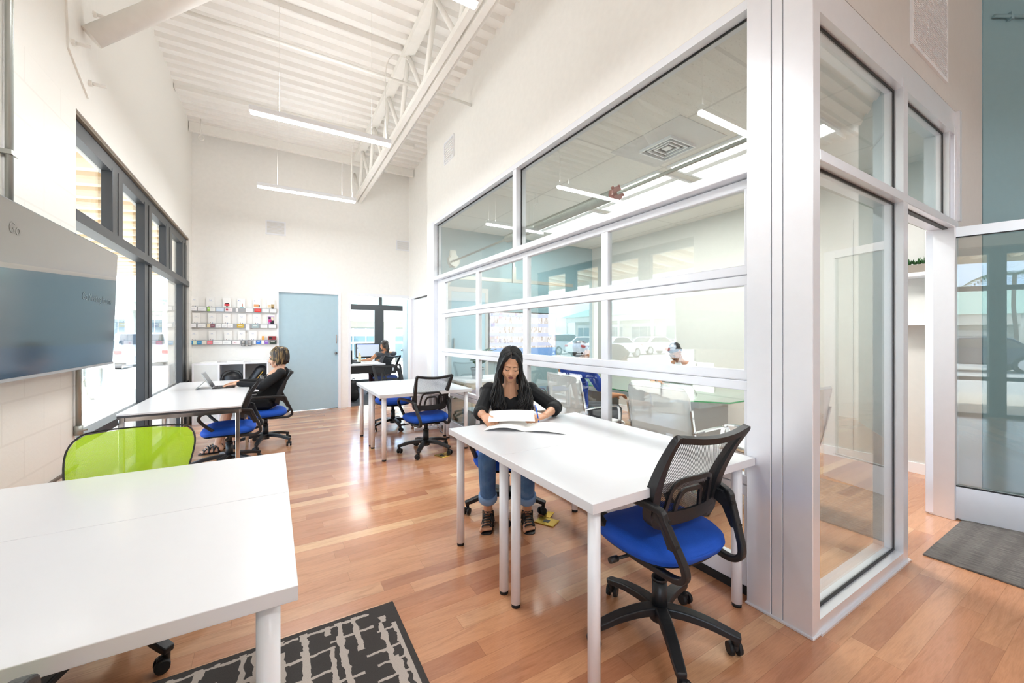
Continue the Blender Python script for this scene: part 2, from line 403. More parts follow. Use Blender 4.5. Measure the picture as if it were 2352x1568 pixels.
# ---- window_1: dark storefront window on the left
def storefront(name, ys, ups, fulls, y0, y1, z_top=2.82):
    b = MB()
    for a, c in ups: b.box((-1.20, a, 2.16), (-1.13, c, z_top - .1), bev=0.004, seg=1); b.box((-1.128, (a + c) / 2 - .004, 2.16), (-1.126, (a + c) / 2 + .004, z_top - .1), 1)
    for a, c in fulls:
        b.box((-1.20, a, 0), (-1.13, c, z_top - .1), bev=0.004, seg=1); b.box((-1.129, (a + c) / 2 - .004, 0), (-1.126, (a + c) / 2 + .004, z_top - .1), 1)
    b.box((-1.20, y0, z_top - .13), (-1.135, y1, z_top - .02)); b.box((-1.25, y0, z_top - .02), (-1.11, y1, z_top + .0), 2)
    b.box((-1.20, y0, 2.09), (-1.095, y1, 2.165)); b.box((-1.20, y0, 0.60), (-1.10, y1, 0.66)); b.box((-1.20, y0, 0), (-1.131, y1, 0.05))
    w = struct(b.build(name, [dark_frame, black_gasket, brown_steel]))
    p = MB().box((-1.180, y0, 0.05), (-1.175, y1, z_top - .1)); pp = p.build('pane', glass, w)
    return w
storefront('window_1', None, [(4.497, 4.754), (6.415, 6.749)], [(5.452, 5.745), (7.44, 7.76)], 3.674, 7.76)
storefront('window_2', None, [(-2.6, -2.4)], [(-1.7, -1.5)], -3.6, -0.4)
# window_4: office storefront seen through the doorway
b = MB(); YO = 10.9
for x, w_ in ((1.0, .1), (2.31, .23), (3.12, .08)): b.box((x, YO, 0), (x + w_, YO + .1, 2.02))
b.box((2.42, YO, 2.1), (2.5, YO + .1, 2.55)); b.box((1, YO, 2.02), (3.2, YO + .11, 2.16)); b.box((1, YO, 2.5), (3.2, YO + .1, 2.62)); b.box((1, YO, 0), (3.2, YO + .1, .2))
w = struct(b.build('window_3', mat('charcoal_frame', '303336', 0.4))); MB().box((1, YO + .05, .2), (3.2, YO + .055, 2.5)).build('pane', glass, w)

# ---- window_5: upper fixed glazing over the overhead door, with its jambs
b = MB()
b.box((2.04, 5.66, 0), (2.16, 5.752, 3.03)); b.box((2.103, 5.473, 0), (2.158, 5.662, 2.17)); b.box((2.045, 1.10, 2.985), (2.16, 5.70, 3.035)); b.box((2.04, 1.10, 2.16), (2.16, 5.70, 2.21), bev=.003, seg=1)
b.box((2.05, 3.335, 2.21), (2.16, 3.40, 2.985))
w5 = struct(b.build('window_4', alum_l))
b = MB(); G = 0.011
for a, c in ((1.107, 3.335), (3.40, 5.66)):
    b.box((2.103, a, 2.985 - G), (2.112, c, 2.985)); b.box((2.103, a, 2.21), (2.112, c, 2.21 + G * .4)); b.box((2.103, a, 2.21), (2.112, a + G, 2.985)); b.box((2.103, c - G, 2.21), (2.112, c, 2.985))
b.build('gasket', black_gasket, w5)
b = MB(); b.box((2.106, 1.107, 2.21), (2.11, 3.335, 2.985)); b.box((2.106, 3.40, 2.21), (2.11, 5.66, 2.985)); b.build('pane', glass_p, w5)
# paint-chipped line over the glazing
MB().box((2.052, 1.0, 3.034), (2.061, 5.70, 3.042)).build('trim_2', mat('warm_caulk', 'D9C9B4', 0.7)).__setitem__('kind', 'structure')

# ---- door_1: glazed sectional overhead door
d1 = bpy.data.objects.new('door_1', None); COL.objects.link(d1); struct(d1)
zs = [0.04, 0.566, 1.109, 1.655, 2.155]; ycol = [(5.36, 5.47), (4.275, 4.355), (3.215, 3.295), (2.14, 2.21), (1.11, 1.155)]
for i in range(4):
    b = MB(); za, zb = zs[i] + .003, zs[i + 1] - .003; lo = .13 if i == 0 else .05
    b.box((2.10, 1.11, za), (2.148, 5.47, za + lo), bev=.004, seg=1); b.box((2.10, 1.11, zb - .05), (2.148, 5.47, zb), bev=.004, seg=1)
    for a, c in ycol: b.box((2.102, a, za), (2.146, c, zb), bev=.003, seg=1)
    sec = b.build('door_section', alum_l, d1)
    b = MB()
    for k in range(4): b.box((2.123, ycol[k + 1][1], za + lo), (2.127, ycol[k][0], zb - .05))
    b.build('pane', glass_p, sec)
b = MB(); b.box((2.095, 1.11, 0.001), (2.15, 5.47, 0.042)); b.build('bottom_seal', black_gasket, d1)
b = MB(); b.cyl((2.31, 1.0, 2.455), (2.31, 5.75, 2.455), .013); b.build('torsion_shaft', galv, d1)
def spring(y0, y1):
    b = MB(); n = int(abs(y1 - y0) / .012); pts = []
    for i in range(n * 8 + 1): an = 2 * PI * i / 8; pts.append((2.31 + .042 * math.cos(an), y0 + (y1 - y0) * i / (n * 8), 2.455 + .042 * math.sin(an)))
    b.tube(pts, .0062, seg=5); return b
spring(2.30, 3.95).build('torsion_spring', galv, d1)
b = MB(); b.cyl((2.31, 2.24, 2.455), (2.31, 2.30, 2.455), .052, .045, seg=14)
for k in range(5): an = 2 * PI * k / 5; b.cyl((2.31 + .05 * math.cos(an), 2.25, 2.455 + .05 * math.sin(an)), (2.31 + .068 * math.cos(an), 2.25, 2.455 + .068 * math.sin(an)), .012, seg=8)
b.build('winding_cone', mat('red_oxide', '9A4A40', 0.6), d1)
b = MB(); b.cyl((2.31, 5.50, 2.455), (2.31, 5.55, 2.455), .085, seg=24); b.cyl((2.31, 5.555, 2.455), (2.31, 5.565, 2.455), .095, seg=24); b.box((2.26, 5.56, 2.36), (2.36, 5.60, 2.62)); b.build('cable_drum', galv, d1)
for yy in (5.56, 1.05):
    b = MB(); b.box((2.17, yy - .02, 0.05), (2.20, yy + .03, 1.95)); pts = [(2.185, yy, 1.9), (2.20, yy, 2.05), (2.27, yy, 2.17), (2.4, yy, 2.22), (4.6, yy, 2.24)]
    b.tube(smoothpath(pts, 6), 1, sq=(.03, .055)); b.build('track', galv, d1)
b = MB()
for z in (2.26, 2.6): b.box((3.35, 5.545, z), (3.375, 5.575, z + .45))
b.box((3.33, 5.53, 2.2), (3.395, 5.55, 2.46)); b.build('track_hanger', galv, d1)

# ---- corner post and front partition: window_6, with door_2
b = MB()
for a, c in ((.822, .9405), (.9445, .991), (.995, 1.107)): b.box((2.038, a, 0), (2.107, c, 3.03), bev=.002, seg=1)
b.box((2.042, .825, 0), (2.104, 1.10, 3.03), 1); b.box((2.03, .815, 0), (2.112, 1.112, .012), bev=.003, seg=1)
struct(b.build('trim_3', [alum, mat('joint_shadow', '8E939C', .5)]))
b = MB(); A_, B_ = .822, .96
b.box((2.107, A_ + .001, 0), (3.18, B_ - .001, .064)); b.box((3.174, A_, 0), (3.247, B_, 2.858)); b.box((2.107, A_ - .001, 2.13), (4.24, B_ + .001, 2.18), bev=.003, seg=1)
b.box((2.107, A_ + .002, 2.80), (4.24, B_ - .002, 2.862)); b.box((2.107, A_ + .012, 2.86), (4.30, B_, 2.985)); b.box((4.14, A_ + .01, 2.18), (4.17, B_, 2.80)); b.box((4.24, A_ + .001, 0), (4.33, B_, 2.857), bev=.003, seg=1); b.box((4.30, A_ - .012, 2.18), (4.345, B_, 2.985))
b.box((2.10, A_ - .012, 0), (3.26, A_, .010))
w6 = struct(b.build('window_5', alum))
b = MB()
for (x0, x1, z0, z1) in ((2.107, 3.174, .064, 2.13), (2.107, 3.174, 2.18, 2.80), (3.247, 4.14, 2.18, 2.80)):
    q = .012; b.box((x0, .862, z0), (x1, .872, z0 + q)); b.box((x0, .862, z1 - q), (x1, .872, z1)); b.box((x1 - q, .862, z0), (x1, .872, z1)); b.box((x0, .862, z0), (x0 + q * .5, .872, z1))
b.box((3.247, .86, 2.122), (4.24, .885, 2.13)); b.build('gasket', black_gasket, w6)
b = MB()
for (x0, x1, z0, z1) in ((2.107, 3.174, .064, 2.13), (2.107, 3.174, 2.18, 2.80), (3.247, 4.14, 2.18, 2.80)): b.box((x0, .865, z0), (x1, .869, z1))
b.build('pane', glass_p, w6)
# door_2 : glazed leaf standing open
d2 = bpy.data.objects.new('door_2', None); COL.objects.link(d2); struct(d2); d2.location = (4.25, .98, 0); d2.rotation_euler = (0, 0, math.atan2(-.965, .264))
b = MB(); Lf = 1.0
b.box((0, -.022, .012), (.10, .022, 2.13), bev=.003, seg=1); b.box((Lf - .1, -.022, .012), (Lf, .022, 2.13), bev=.003, seg=1); b.box((.1, -.02, 2.06), (Lf - .1, .02, 2.13)); b.box((.1, -.02, .012), (Lf - .1, .02, .25))
b.build('door_frame', alum, d2); MB().box((.1, -.004, .25), (Lf - .1, .004, 2.06)).build('pane', glass_p, d2)
b = MB(); b.cyl((.2, 0, 0), (.2, 0, .012), .03); b.build('pivot', galv, d2)
b = MB(); b.box((.1, -.0265, .245), (Lf - .1, -.019, .253)); b.box((.1, -.0265, 2.052), (Lf - .1, -.019, 2.06)); b.build('gasket', black_gasket, d2)
# ---- door_3: closed pale blue door, door_4 blue leaf standing open, door_5 white door
d3 = struct(MB().box((.085, 8.03, .008), (1.04, 8.07, 2.10)).build('door_3', blue_door))
b = MB(); b.box((.06, 7.985, 0), (.085, 8.08, 2.13)); b.box((1.04, 7.985, 0), (1.08, 8.08, 2.13)); b.box((.06, 7.985, 2.10), (1.08, 8.08, 2.15)); b.build('door_frame', leg_white, d3)
b = MB(); b.cyl((1.0, 8.03, 1.02), (1.0, 7.99, 1.02), .022); b.cyl((1.0, 7.99, 1.02), (1.0, 7.97, 1.02), .014); b.box((1.005, 8.02, 1.2), (1.02, 8.03, 1.36)); b.build('lock_and_pull', chrome, d3)
d4 = struct(MB().box((0, -.02, .01), (.93, .02, 2.08)).build('door_4', blue_door, loc=(2.385, 8.12, 0), rz=math.radians(79.9)))
b = MB(); b.cyl((.86, .02, 1.02), (.86, .07, 1.02), .022); b.box((.85, .02, 1.2), (.87, .03, 1.36)); b.build('lock_and_pull', chrome, d4)
b = MB(); b.box((1.215, 7.985, 0), (1.255, 8.11, 2.14)); b.box((1.215, 7.985, 2.10), (2.368, 8.11, 2.15)); struct(b.build('trim_4', leg_white))
d5 = struct(MB().box((2.40, 6.62, .01), (2.43, 7.84, 2.06)).build('door_5', leg_white))
b = MB(); b.box((2.355, 6.6, 2.07), (2.44, 7.87, 2.115)); b.box((2.355, 7.84, 0), (2.44, 7.88, 2.11)); b.box((2.38, 6.6, 2.055), (2.4, 7.7, 2.072), 1); b.build('door_frame', [leg_white, black_gasket], d5)
# meeting room: blue door in the far wall
d6 = struct(MB().box((2.42, 5.90, .01), (3.02, 5.925, 2.05)).build('door_6', blue_door))
b = MB(); b.box((2.36, 5.895, 0), (2.42, 5.93, 2.12)); b.box((2.36, 5.895, 2.05), (3.08, 5.93, 2.12)); b.box((3.02, 5.895, 0), (3.08, 5.93, 2.12)); b.build('door_frame', greyw, d6)
b = MB(); b.box((2.45, 5.87, 1.05), (2.47, 5.90, 1.3)); b.build('pull', galv, d6)
# low ledge line along the block wall
b = MB(); b.box((-1.098, -0.4, .49), (-1.085, 3.674, .505), 0); struct(b.build('trim_5', mat('dark_line', '6B625A', .6)))

# ---------------------------------------------------------------- outside
g = NT('sunlit_asphalt'); n_ = g.noise(g.tc.outputs['Object'], 6, 5); g.base(g.ramp(n_, [(.3, 'A9A9A6'), (.7, 'C6C6C2')]), .9)
struct(MB().box((-70, -60, -.2), (60, 80, -.125)).build('floor', g.m))
struct(MB().box((-5.2, -8, -.125), (-1.36, 30, -.02), bev=.01).build('floor', mat('pale_concrete', 'CFCBC3', .9, var=.08, nscale=3)))
# covered walkway roof outside the left windows
b = MB(); prof = []; y = -8.0
while y < 16: prof += [(y, 3.05), (y + .12, 3.05), (y + .15, 3.12), (y + .27, 3.12)]; y += .3
V0 = [b.bm.verts.new((-4.3, p[0], p[1])) for p in prof]; V1 = [b.bm.verts.new((-1.36, p[0], p[1] + .25)) for p in prof]
for i in range(len(prof) - 1): b.bm.faces.new((V0[i], V0[i + 1], V1[i + 1], V1[i]))
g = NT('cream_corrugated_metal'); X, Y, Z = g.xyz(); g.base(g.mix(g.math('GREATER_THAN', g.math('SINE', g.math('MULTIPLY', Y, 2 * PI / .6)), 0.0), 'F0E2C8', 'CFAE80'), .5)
r = b.build('walkway_roof', g.m); tag(r, 'cream corrugated walkway roof outside the left windows', 'roof')
b = MB(); b.box((-.05, -.1, 0), (.05, .1, .22), 0); 
f_ = MB().box((-4.38, -8, 2.96), (-4.3, 16, 3.2)).build('fascia', mat('cream_paint', 'D8CBB2', .6), r)
for yy in (9.0, 13.0, -2.0): MB().box((-4.22, yy, -.02), (-4.02, yy + .2, 3.0)).build('post', white, r)
b.bm.free()
def building(name, label, x0, x1, y, face, h, wallc, roofc, nwin, depth=10, base=-.12):
    """long low shop block; front at local y=0 looking to -y, turned by face"""
    t = thing(name, label, 'building', ((x0 + x1) / 2, y, base), face); w = abs(x1 - x0)
    MB().box((-w / 2, 0, 0), (w / 2, depth, h)).build('shop_wall', mat(wallc, wallc, .8), t)
    b = MB(); ov = 1.2; A = [(-w / 2 - ov, -ov * 1.6, h), (w / 2 + ov, -ov * 1.6, h), (w / 2 + ov, depth + ov, h), (-w / 2 - ov, depth + ov, h)]; R = [(-w / 2 + 4, depth / 2, h + 2.6), (w / 2 - 4, depth / 2, h + 2.6)]
    b.quad([A[0], A[1], R[1], R[0]]); b.quad([A[2], A[3], R[0], R[1]])
    f = b.bm.faces; v = [b.bm.verts.new(p) for p in (A[1], A[2], R[1])]; f.new(v); v = [b.bm.verts.new(p) for p in (A[3], A[0], R[0])]; f.new(v)
    b.quad(A); b.build('roof', roofc, t)
    bw = MB(); step = w / nwin
    for i in range(nwin):
        x = -w / 2 + step * (i + .5); q = MB().box((x - step * .36, -.06, .15), (x + step * .36, -.02, h - 1.1)).build('shop_window', mat('dark_shop_glass', '5E7C84', .08, spec=.8), t)
        b2 = MB(); [b2.box((x + step * f - .03, -.09, .15), (x + step * f + .03, -.055, h - 1.1)) for f in (-.36, -.12, .12, .36)]; b2.box((x - step * .36, -.09, 1.0), (x + step * .36, -.055, 1.12)); b2.box((x - step * .36, -.08, h - 1.55), (x + step * .36, -.06, h - 1.12)); b2.build('window_bars', white, q)
        c_ = MB().cyl((x + step / 2, -1.6, 0), (x + step / 2, -1.6, h), .18, seg=12); c_.build('column', mat('cream_column', 'E6E0D2', .7), t)
    MB().box((-w / 2, -1.75, h - .75), (w / 2, -1.4, h)).build('fascia', mat('cream_fascia', 'DDD9CC', .7), t)
    return t
g = NT('green_tiled_roof'); X, Y, Z = g.xyz(); s1 = g.math('SINE', g.math('MULTIPLY', X, 20)); s2 = g.math('SINE', g.math('MULTIPLY', Y, 24))
g.base(g.mix(g.math('MULTIPLY', g.math('ADD', s1, s2), .12), '8FB3A6', 'B9D2C8'), .6); roof_g = g.m
building('shop_building', 'long cream shop block with green hipped roof across the car park', -24, 24, 6, PI / 2, 4.2, 'DCD7CA', roof_g, 9).location = (-36, 24, -.12)
building('shop_building', 'cream bungalow shop with a green hipped roof reflected in the open glass door', -9, 9, 6, PI / 2, 3.0, 'DDDAD0', roof_g, 4).location = (-34, -15.5, -.12)
building('shop_building', 'cream shop row with columns and tall windows seen past the office desk', 0, 26, 24, 0, 3.0, 'BDB8AB', roof_g, 9, 8).location = (10, 24, -.12)
building('shop_building', 'far pale shop block at the end of the street', -12, 4, 46, 0, 4.6, 'E2E2DC', roof_g, 6, 8).location = (-9, 52, -.12)
# cars
def make_car(label, paintc, suv=False):
    t = thing('car', label, 'car'); pc = mat('car_paint_' + paintc, paintc, .25, .2, coat=.6); gls = mat('car_glass', '1F2A30', .05, spec=.9); L = 4.5; h = 1.62 if suv else 1.42
    prof = [(-2.2, .30), (-2.25, .62), (-2.15, .86), (-1.6, .95) if not suv else (-2.12, 1.05), (-1.05, h - .04) if not suv else (-1.9, h - .05), (-.5, h), (.35, h - .02), (1.05, .98), (1.9, .84), (2.2, .66), (2.25, .32)]
    M = Matrix(((1, 0, 0, 0), (0, 0, 1, -.88), (0, 1, 0, 0), (0, 0, 0, 1)))
    MB().prism(prof, 1.76, M, bev=.07).build('body', pc, t)
    w = [(-1.35 if not suv else -2.0, 1.0 if not suv else 1.1), (-1.0 if not suv else -1.84, h - .1), (-.45, h - .07), (.3, h - .08), (.86, 1.0)]
    MB().prism(w, 1.79, Matrix(((1, 0, 0, 0), (0, 0, 1, -.895), (0, 1, 0, 0), (0, 0, 0, 1)))).build('side_windows', gls, t)
    ws = [((.42, -.7, h - .06), (.42, .7, h - .06), (1.03, .76, 1.0), (1.03, -.76, 1.0)), ((-1.08, -.7, h - .1), (-1.08, .7, h - .1), (-1.58, .74, .99), (-1.58, -.74, .99)) if not suv else ((-1.94, -.7, h - .1), (-1.94, .7, h - .1), (-2.14, .74, 1.1), (-2.14, -.74, 1.1))]
    for nm, w4 in zip(('windscreen', 'rear_window'), ws): MB().quad([Vector(p) + Vector((.025 if p[0] > 0 else -.025, 0, .02)) for p in w4]).build(nm, gls, t)
    for s in (-1, 1): MB().box((-2.27, s * .76 - .12, .68), (-2.15, s * .76 + .12, .82), bev=.01, seg=1).build('tail_light', mat('red_lamp', 'C23A3A', .3), t)
    for x in (-1.38, 1.38):
        for s in (-1, 1):
            wh = MB().cyl((x, s * .70, .33), (x, s * .90, .33), .33, seg=24).build('wheel', rubber, t)
            MB().cyl((x, s * .89, .33), (x, s * .91, .33), .21, seg=10).build('hubcap', mat('alloy', 'C9CBCE', .3, .7), wh)
    return t
car0 = make_car('white saloon car parked across the car park, nearest the shop windows', 'EDEFF2'); car0.location = (-15.5, 19.5, -.125); car0.rotation_euler = (0, 0, math.radians(172))
car1 = make_car('silver estate car parked beside the white saloon', 'B9C0C8', True); car1.location = (-16, 25.5, -.125); car1.rotation_euler = (0, 0, math.radians(176))
car2 = make_car('dark blue car parked in the row outside the rear side window', '2A3548'); car2.location = (-15.5, -6.5, -.125); car2.rotation_euler = (0, 0, math.radians(95))
car3 = dup(car1, (-5.3, 25.5, -.125), math.radians(100), 'pale estate car at the kerb beyond the left windows')
row = [(-16.4, 22.5, 'white saloon car between the white and silver cars'), (-22.0, 16, 'white saloon car in the second parking row'), (-22.0, 21.5, 'white saloon car in the second row, behind the silver one'), (-16, 13.5, 'white saloon car at the left end of the row'), (-17, 29, 'white saloon car at the far end of the row'), (-15.5, -2.2, 'white saloon car beside the dark blue one'), (-17, -14.5, 'white saloon car beyond the dark blue one')]
for i, (x, y, lb) in enumerate(row): dup(car0, (x, y, -.125), math.radians(170 + 7 * (i % 3)), lb)
# palm tree
t = thing('palm_tree', 'tall palm tree with drooping fronds beyond the parked cars', 'tree', (-21, -10.3, -.12)); t.scale = (.74, .74, .74)
MB().tube(smoothpath([(0, 0, 0), (.15, 0, 2), (.1, .1, 4), (0, 0, 6.2)], 5), .11, seg=8).build('trunk', mat('palm_trunk', '8B7F70', .9), t)
for k in range(13):
    a = 2 * PI * k / 13; b = MB()
    ax = Vector((math.cos(a), math.sin(a), 0)); sd_ = Vector((-math.sin(a), math.cos(a), 0))
    for i in range(16):
        u = i / 16; c = ax * (2.6 * u) + Vector((0, 0, 6.2 + 1.0 * u - 2.1 * u * u)); l_ = .55 * math.sin(PI * (u * .85 + .12))
        for s in (-1, 1): b.quad([c, c + ax * .10, c + ax * .28 + sd_ * s * l_ + Vector((0, 0, -.3 * l_)), c + ax * .2 + sd_ * s * l_ + Vector((0, 0, -.33 * l_))])
    b.build('frond', leafm, t)
# bike hoop
b = MB(); b.tube([(-3.3, 11.9 + .48 * math.cos(a), .5 + .48 * math.sin(a)) for a in [2 * PI * i / 40 for i in range(40)]], .035, seg=8, closed=True); b.cyl((-3.3, 11.9, -.02), (-3.3, 11.9, .06), .06)
tag(b.build('bike_rack', galv), 'round metal bike rack hoop on the pavement outside the window', 'bike rack')

# ================================================================ overhead
wd = mat('white_enamel', 'EFEDE8', 0.45)
def pendant(y, label, x=.43, e=10):
    t = thing('pendant_light', label, 'light', (x, y, 3.30), 0, None)
    MB().box((-.61, -.022, .0), (.61, .022, .05), bev=.006, seg=2).build('housing', leg_white, t)
    d = MB().box((-.60, -.02, -.022), (.60, .02, .0), bev=.006, seg=2).build('diffuser', led, t)
    for x in (-.38, .42): MB().cyl((x, 0, .05), (x, 0, 1.29), .0018, seg=6).build('suspension_wire', wd, t)
    MB().tube(smoothpath([(.56, 0, .05), (.555, .01, .4), (.57, .03, .8), (.66, .05, .98), (.8, .02, .95)], 8), .005, seg=6).build('power_cord', wd, t)
    ld = bpy.data.lights.new('pendant_glow', 'AREA'); ld.shape = 'RECTANGLE'; ld.size = 1.2; ld.size_y = .04; ld.energy = e; ld.color = (.95, .98, 1)
    lo = bpy.data.objects.new('lamp_light', ld); COL.objects.link(lo); lo.parent = t; lo.location = (0, 0, -.03)
    lu = bpy.data.lights.new('added_ceiling_fill', 'AREA'); lu.shape = 'RECTANGLE'; lu.size = 1.2; lu.size_y = .04; lu.energy = 2.5; lu.color = (.95, .98, 1)  # upward fill added to each pendant to lighten the ceiling
    lo = bpy.data.objects.new('lamp_light', lu); COL.objects.link(lo); lo.parent = t; lo.location = (0, 0, .06); lo.rotation_euler = (PI, 0, 0)
pendant(4.15, 'linear white pendant light, the nearer and higher one in view')
pendant(6.17, 'linear white pendant light hanging closest to the back wall')
pendant(2.13, 'linear white pendant light overhead, reflected in the glass partition')
pendant(-1.6, 'unseen linear pendant light added behind the viewpoint as fill, left of the pair', 1.2, 13)  # this unseen pair is added to brighten the front of the room
pendant(-1.6, 'unseen linear pendant light added behind the viewpoint as fill, right of the pair', 4.6, 16)
def troffer(x, y, label):
    t = thing('ceiling_light', label, 'light', (x, y, 3.03), 0, 'recessed troffers of the meeting room')
    b = MB(); b.box((-.305, -.61, 0), (-.28, .61, .02)); b.box((.28, -.61, 0), (.305, .61, .02)); b.box((-.28, -.61, 0), (.28, -.585, .02)); b.box((-.28, .585, 0), (.28, .61, .02)); b.box((-.045, -.585, -.004), (.045, .585, .02)); b.build('frame', leg_white, t)
    b = MB()
    for s in (-1, 1): b.box((s * .045, -.585, .002), (s * .28, .585, .018))
    b.build('lens', troffer_m, t)
    ld = bpy.data.lights.new('troffer_glow', 'AREA'); ld.shape = 'RECTANGLE'; ld.size = .5; ld.size_y = 1.1; ld.energy = 22; ld.color = (1, .98, .95)
    lo = bpy.data.objects.new('lamp_light', ld); COL.objects.link(lo); lo.parent = t; lo.location = (0, 0, -.02)
for y, n in ((2.03, 'nearest the corner post'), (3.36, 'middle of the row'), (4.69, 'nearest the blue wall')): troffer(3.71, y, 'recessed meeting room ceiling light, ' + n)
# square air diffuser in the meeting room ceiling
t = thing('air_diffuser', 'square louvred air diffuser in the meeting room ceiling', 'vent', (3.06, 2.37, 3.05))
MB().box((-.36, -.40, -.006), (.26, .34, .0)).build('panel', mat('diffuser_white', 'D4D3D4', .5), t)
for k, r_ in enumerate((.17, .125, .08, .035)):
    b = MB()
    if r_ > .04:
        for (x0, y0, x1, y1) in ((-r_, -r_, r_, -r_ + .012), (-r_, r_ - .012, r_, r_), (-r_, -r_, -r_ + .012, r_), (r_ - .012, -r_, r_, r_)): b.box((x0, y0, -.03 + k * .004), (x1, y1, -.006))
    else: b.box((-r_, -r_, -.02), (r_, r_, -.006), bev=.004, seg=1)
    b.build('louvre', leg_white, t)
MB().box((-.165, -.165, -.008), (.165, .165, -.0065)).build('dark_throat', mat('dark_grey', '55575A', .7), t)
def grille(name, label, w, h, n, loc, rot, slat=leg_white):
    t = thing(name, label, 'vent', loc); t.rotation_euler = rot
    b = MB(); e = .02; b.box((-w / 2, -.012, -h / 2), (-w / 2 + e, 0, h / 2)); b.box((w / 2 - e, -.012, -h / 2), (w / 2, 0, h / 2)); b.box((-w / 2, -.012, -h / 2), (w / 2, 0, -h / 2 + e)); b.box((-w / 2, -.012, h / 2 - e), (w / 2, 0, h / 2)); b.build('frame', slat, t)
    b = MB()
    for i in range(n):
        z = -h / 2 + e + (h - 2 * e) * (i + .5) / n; b.box((-w / 2 + e, -.010, z - .003), (w / 2 - e, -.003, z + .002))
    b.build('louvre', slat, t); MB().box((-w / 2 + e, -.002, -h / 2 + e), (w / 2 - e, 0, h / 2 - e)).build('backing', mat('grille_shadow', 'E4E2DE', .8), t)
grille('wall_vent', 'white slatted air vent high on the back wall, left one above the blue door', .30, .24, 9, (.04, 7.998, 3.20), (0, 0, 0))
grille('wall_vent', 'white slatted air vent on the back wall near the right corner', .27, .20, 8, (2.24, 7.998, 3.15), (0, 0, 0))
grille('wall_vent', 'small plain white vent plate on the right wall below the roof', .34, .30, 8, (2.058, 5.09, 3.87), (0, 0, -PI / 2))
grille('wall_vent', 'large perforated return air grille above the glass door', .74, .85, 60, (3.70, .834, 3.54), (0, 0, 0))
# steel: open web truss, purlins, pipes, brace
t = thing('roof_truss', 'white open-web steel truss running below the corrugated ceiling', 'truss', (0, 0, 0))
MB().box((1.26, -4.0, 4.50), (1.37, 7.65, 4.584)).build('top_chord', wd, t)
b = MB(); b.box((1.30, -4.0, 3.865), (1.355, 7.98, 3.925)); b.box((1.385, -4.0, 3.865), (1.44, 7.98, 3.925)); b.build('bottom_chord', wd, t)
y = -3.6; k = 0
while y < 7.4:
    if y > .4: MB().tube([(1.32, y, 4.50), (1.35, y + .42, 3.89)], .027, seg=8).build('web_member', wd, t); MB().tube([(1.35, y + .46, 3.89), (1.32, y + .88, 4.50)], .027, seg=8).build('web_member', wd, t)
    y += .90
b = MB(); b.cyl((1.50, -4, 3.98), (1.50, 7.0, 3.98), .028)
for yy in (2.0, 4.0, 6.0): b.cyl((1.50, yy, 3.98), (1.50, yy + .03, 3.98), .036)
tag(b.build('sprinkler_pipe', wd), 'white painted pipe following the underside of the truss', 'pipe')
b = MB(); b.cyl((-1.09, 4.385, 4.13), (2.055, 4.385, 4.13), .017); tag(b.build('conduit_pipe', wd), 'thin white pipe crossing the room into the right wall', 'pipe')
b = MB(); b.box((-1.09, 7.665, 4.47), (2.36, 7.78, 4.583)); b.box((-1.09, 7.655, 4.44), (2.36, 7.70, 4.471)); tag(b.build('steel_beam', wd), 'white steel channel beam close to the back wall', 'beam')
b = MB(); b.box((-1.09, 6.62, 4.53), (2.05, 6.72, 4.584)); tag(b.build('steel_beam', wd), 'white flat steel beam under the deck above the pendant lights', 'beam')
b = MB(); b.cyl((-.93, 7.55, 4.35), (-.93, 7.55, 4.60), .008); b.tube([(-.93 + .035 * math.cos(a), 7.55, 4.32 + .035 * math.sin(a)) for a in [2 * PI * i / 16 for i in range(16)]], .008, seg=6, closed=True); tag(b.build('eye_hook', wd), 'white eye hook hanging from the beam at the left', 'hook')
t = thing('steel_brace', 'thick white round steel brace bolted to the block wall', 'brace', (-1.098, 3.75, 3.33))
b = MB(); b.prism([(-.24, .10), (-.21, -.20), (.10, -.36), (.26, -.10), (.26, .42), (-.24, .42)], .012, Matrix(((0, 0, 1, 0), (1, 0, 0, 0), (0, 1, 0, 0), (0, 0, 0, 1)))); b.build('wall_plate', wd, t)
MB().cyl((.055, -.01, .01), (1.22, -.01, 1.15), .065, seg=28).build('brace_tube', wd, t)
for (yy, zz) in ((-.16, .30), (-.17, -.14), (.1, -.25), (.18, .28)):
    b = MB(); b.cyl((.012, yy, zz), (.03, yy, zz), .022, seg=6, smooth=False); b.cyl((.03, yy, zz), (.10, yy, zz), .011, seg=10); b.build('bolt', wd, t)
b = MB(); b.cyl((-1.078, 2.86, 1.6), (-1.078, 2.86, 4.58), .014)
for zz in (3.3, 2.2): b.box((-1.097, 2.83, zz), (-1.06, 2.89, zz + .02))
tag(b.build('conduit_pipe', galv), 'vertical grey metal conduit rising above the television', 'pipe')
b = MB(); b.cyl((-1.075, 3.64, .74), (-1.075, 3.64, 1.5), .014); b.cyl((-1.075, 3.64, .70), (-1.075, 3.64, .76), .021); b.cyl((-1.075, 3.64, .73), (-1.04, 3.66, .73), .007)
tag(b.build('conduit_pipe', galv), 'short grey conduit below the television at the window edge', 'pipe')
b = MB(); b.cyl((0.05, -.03, 0), (2.5, -.03, -.02), .014); b.box((.18, -.045, -.03), (.2, -.001, .03)); tag(b.build('conduit_pipe', blue_wall, loc=(5.12, .83, 4.0), rz=-math.radians(30.97)), 'blue painted conduit across the top of the blue wall', 'pipe')

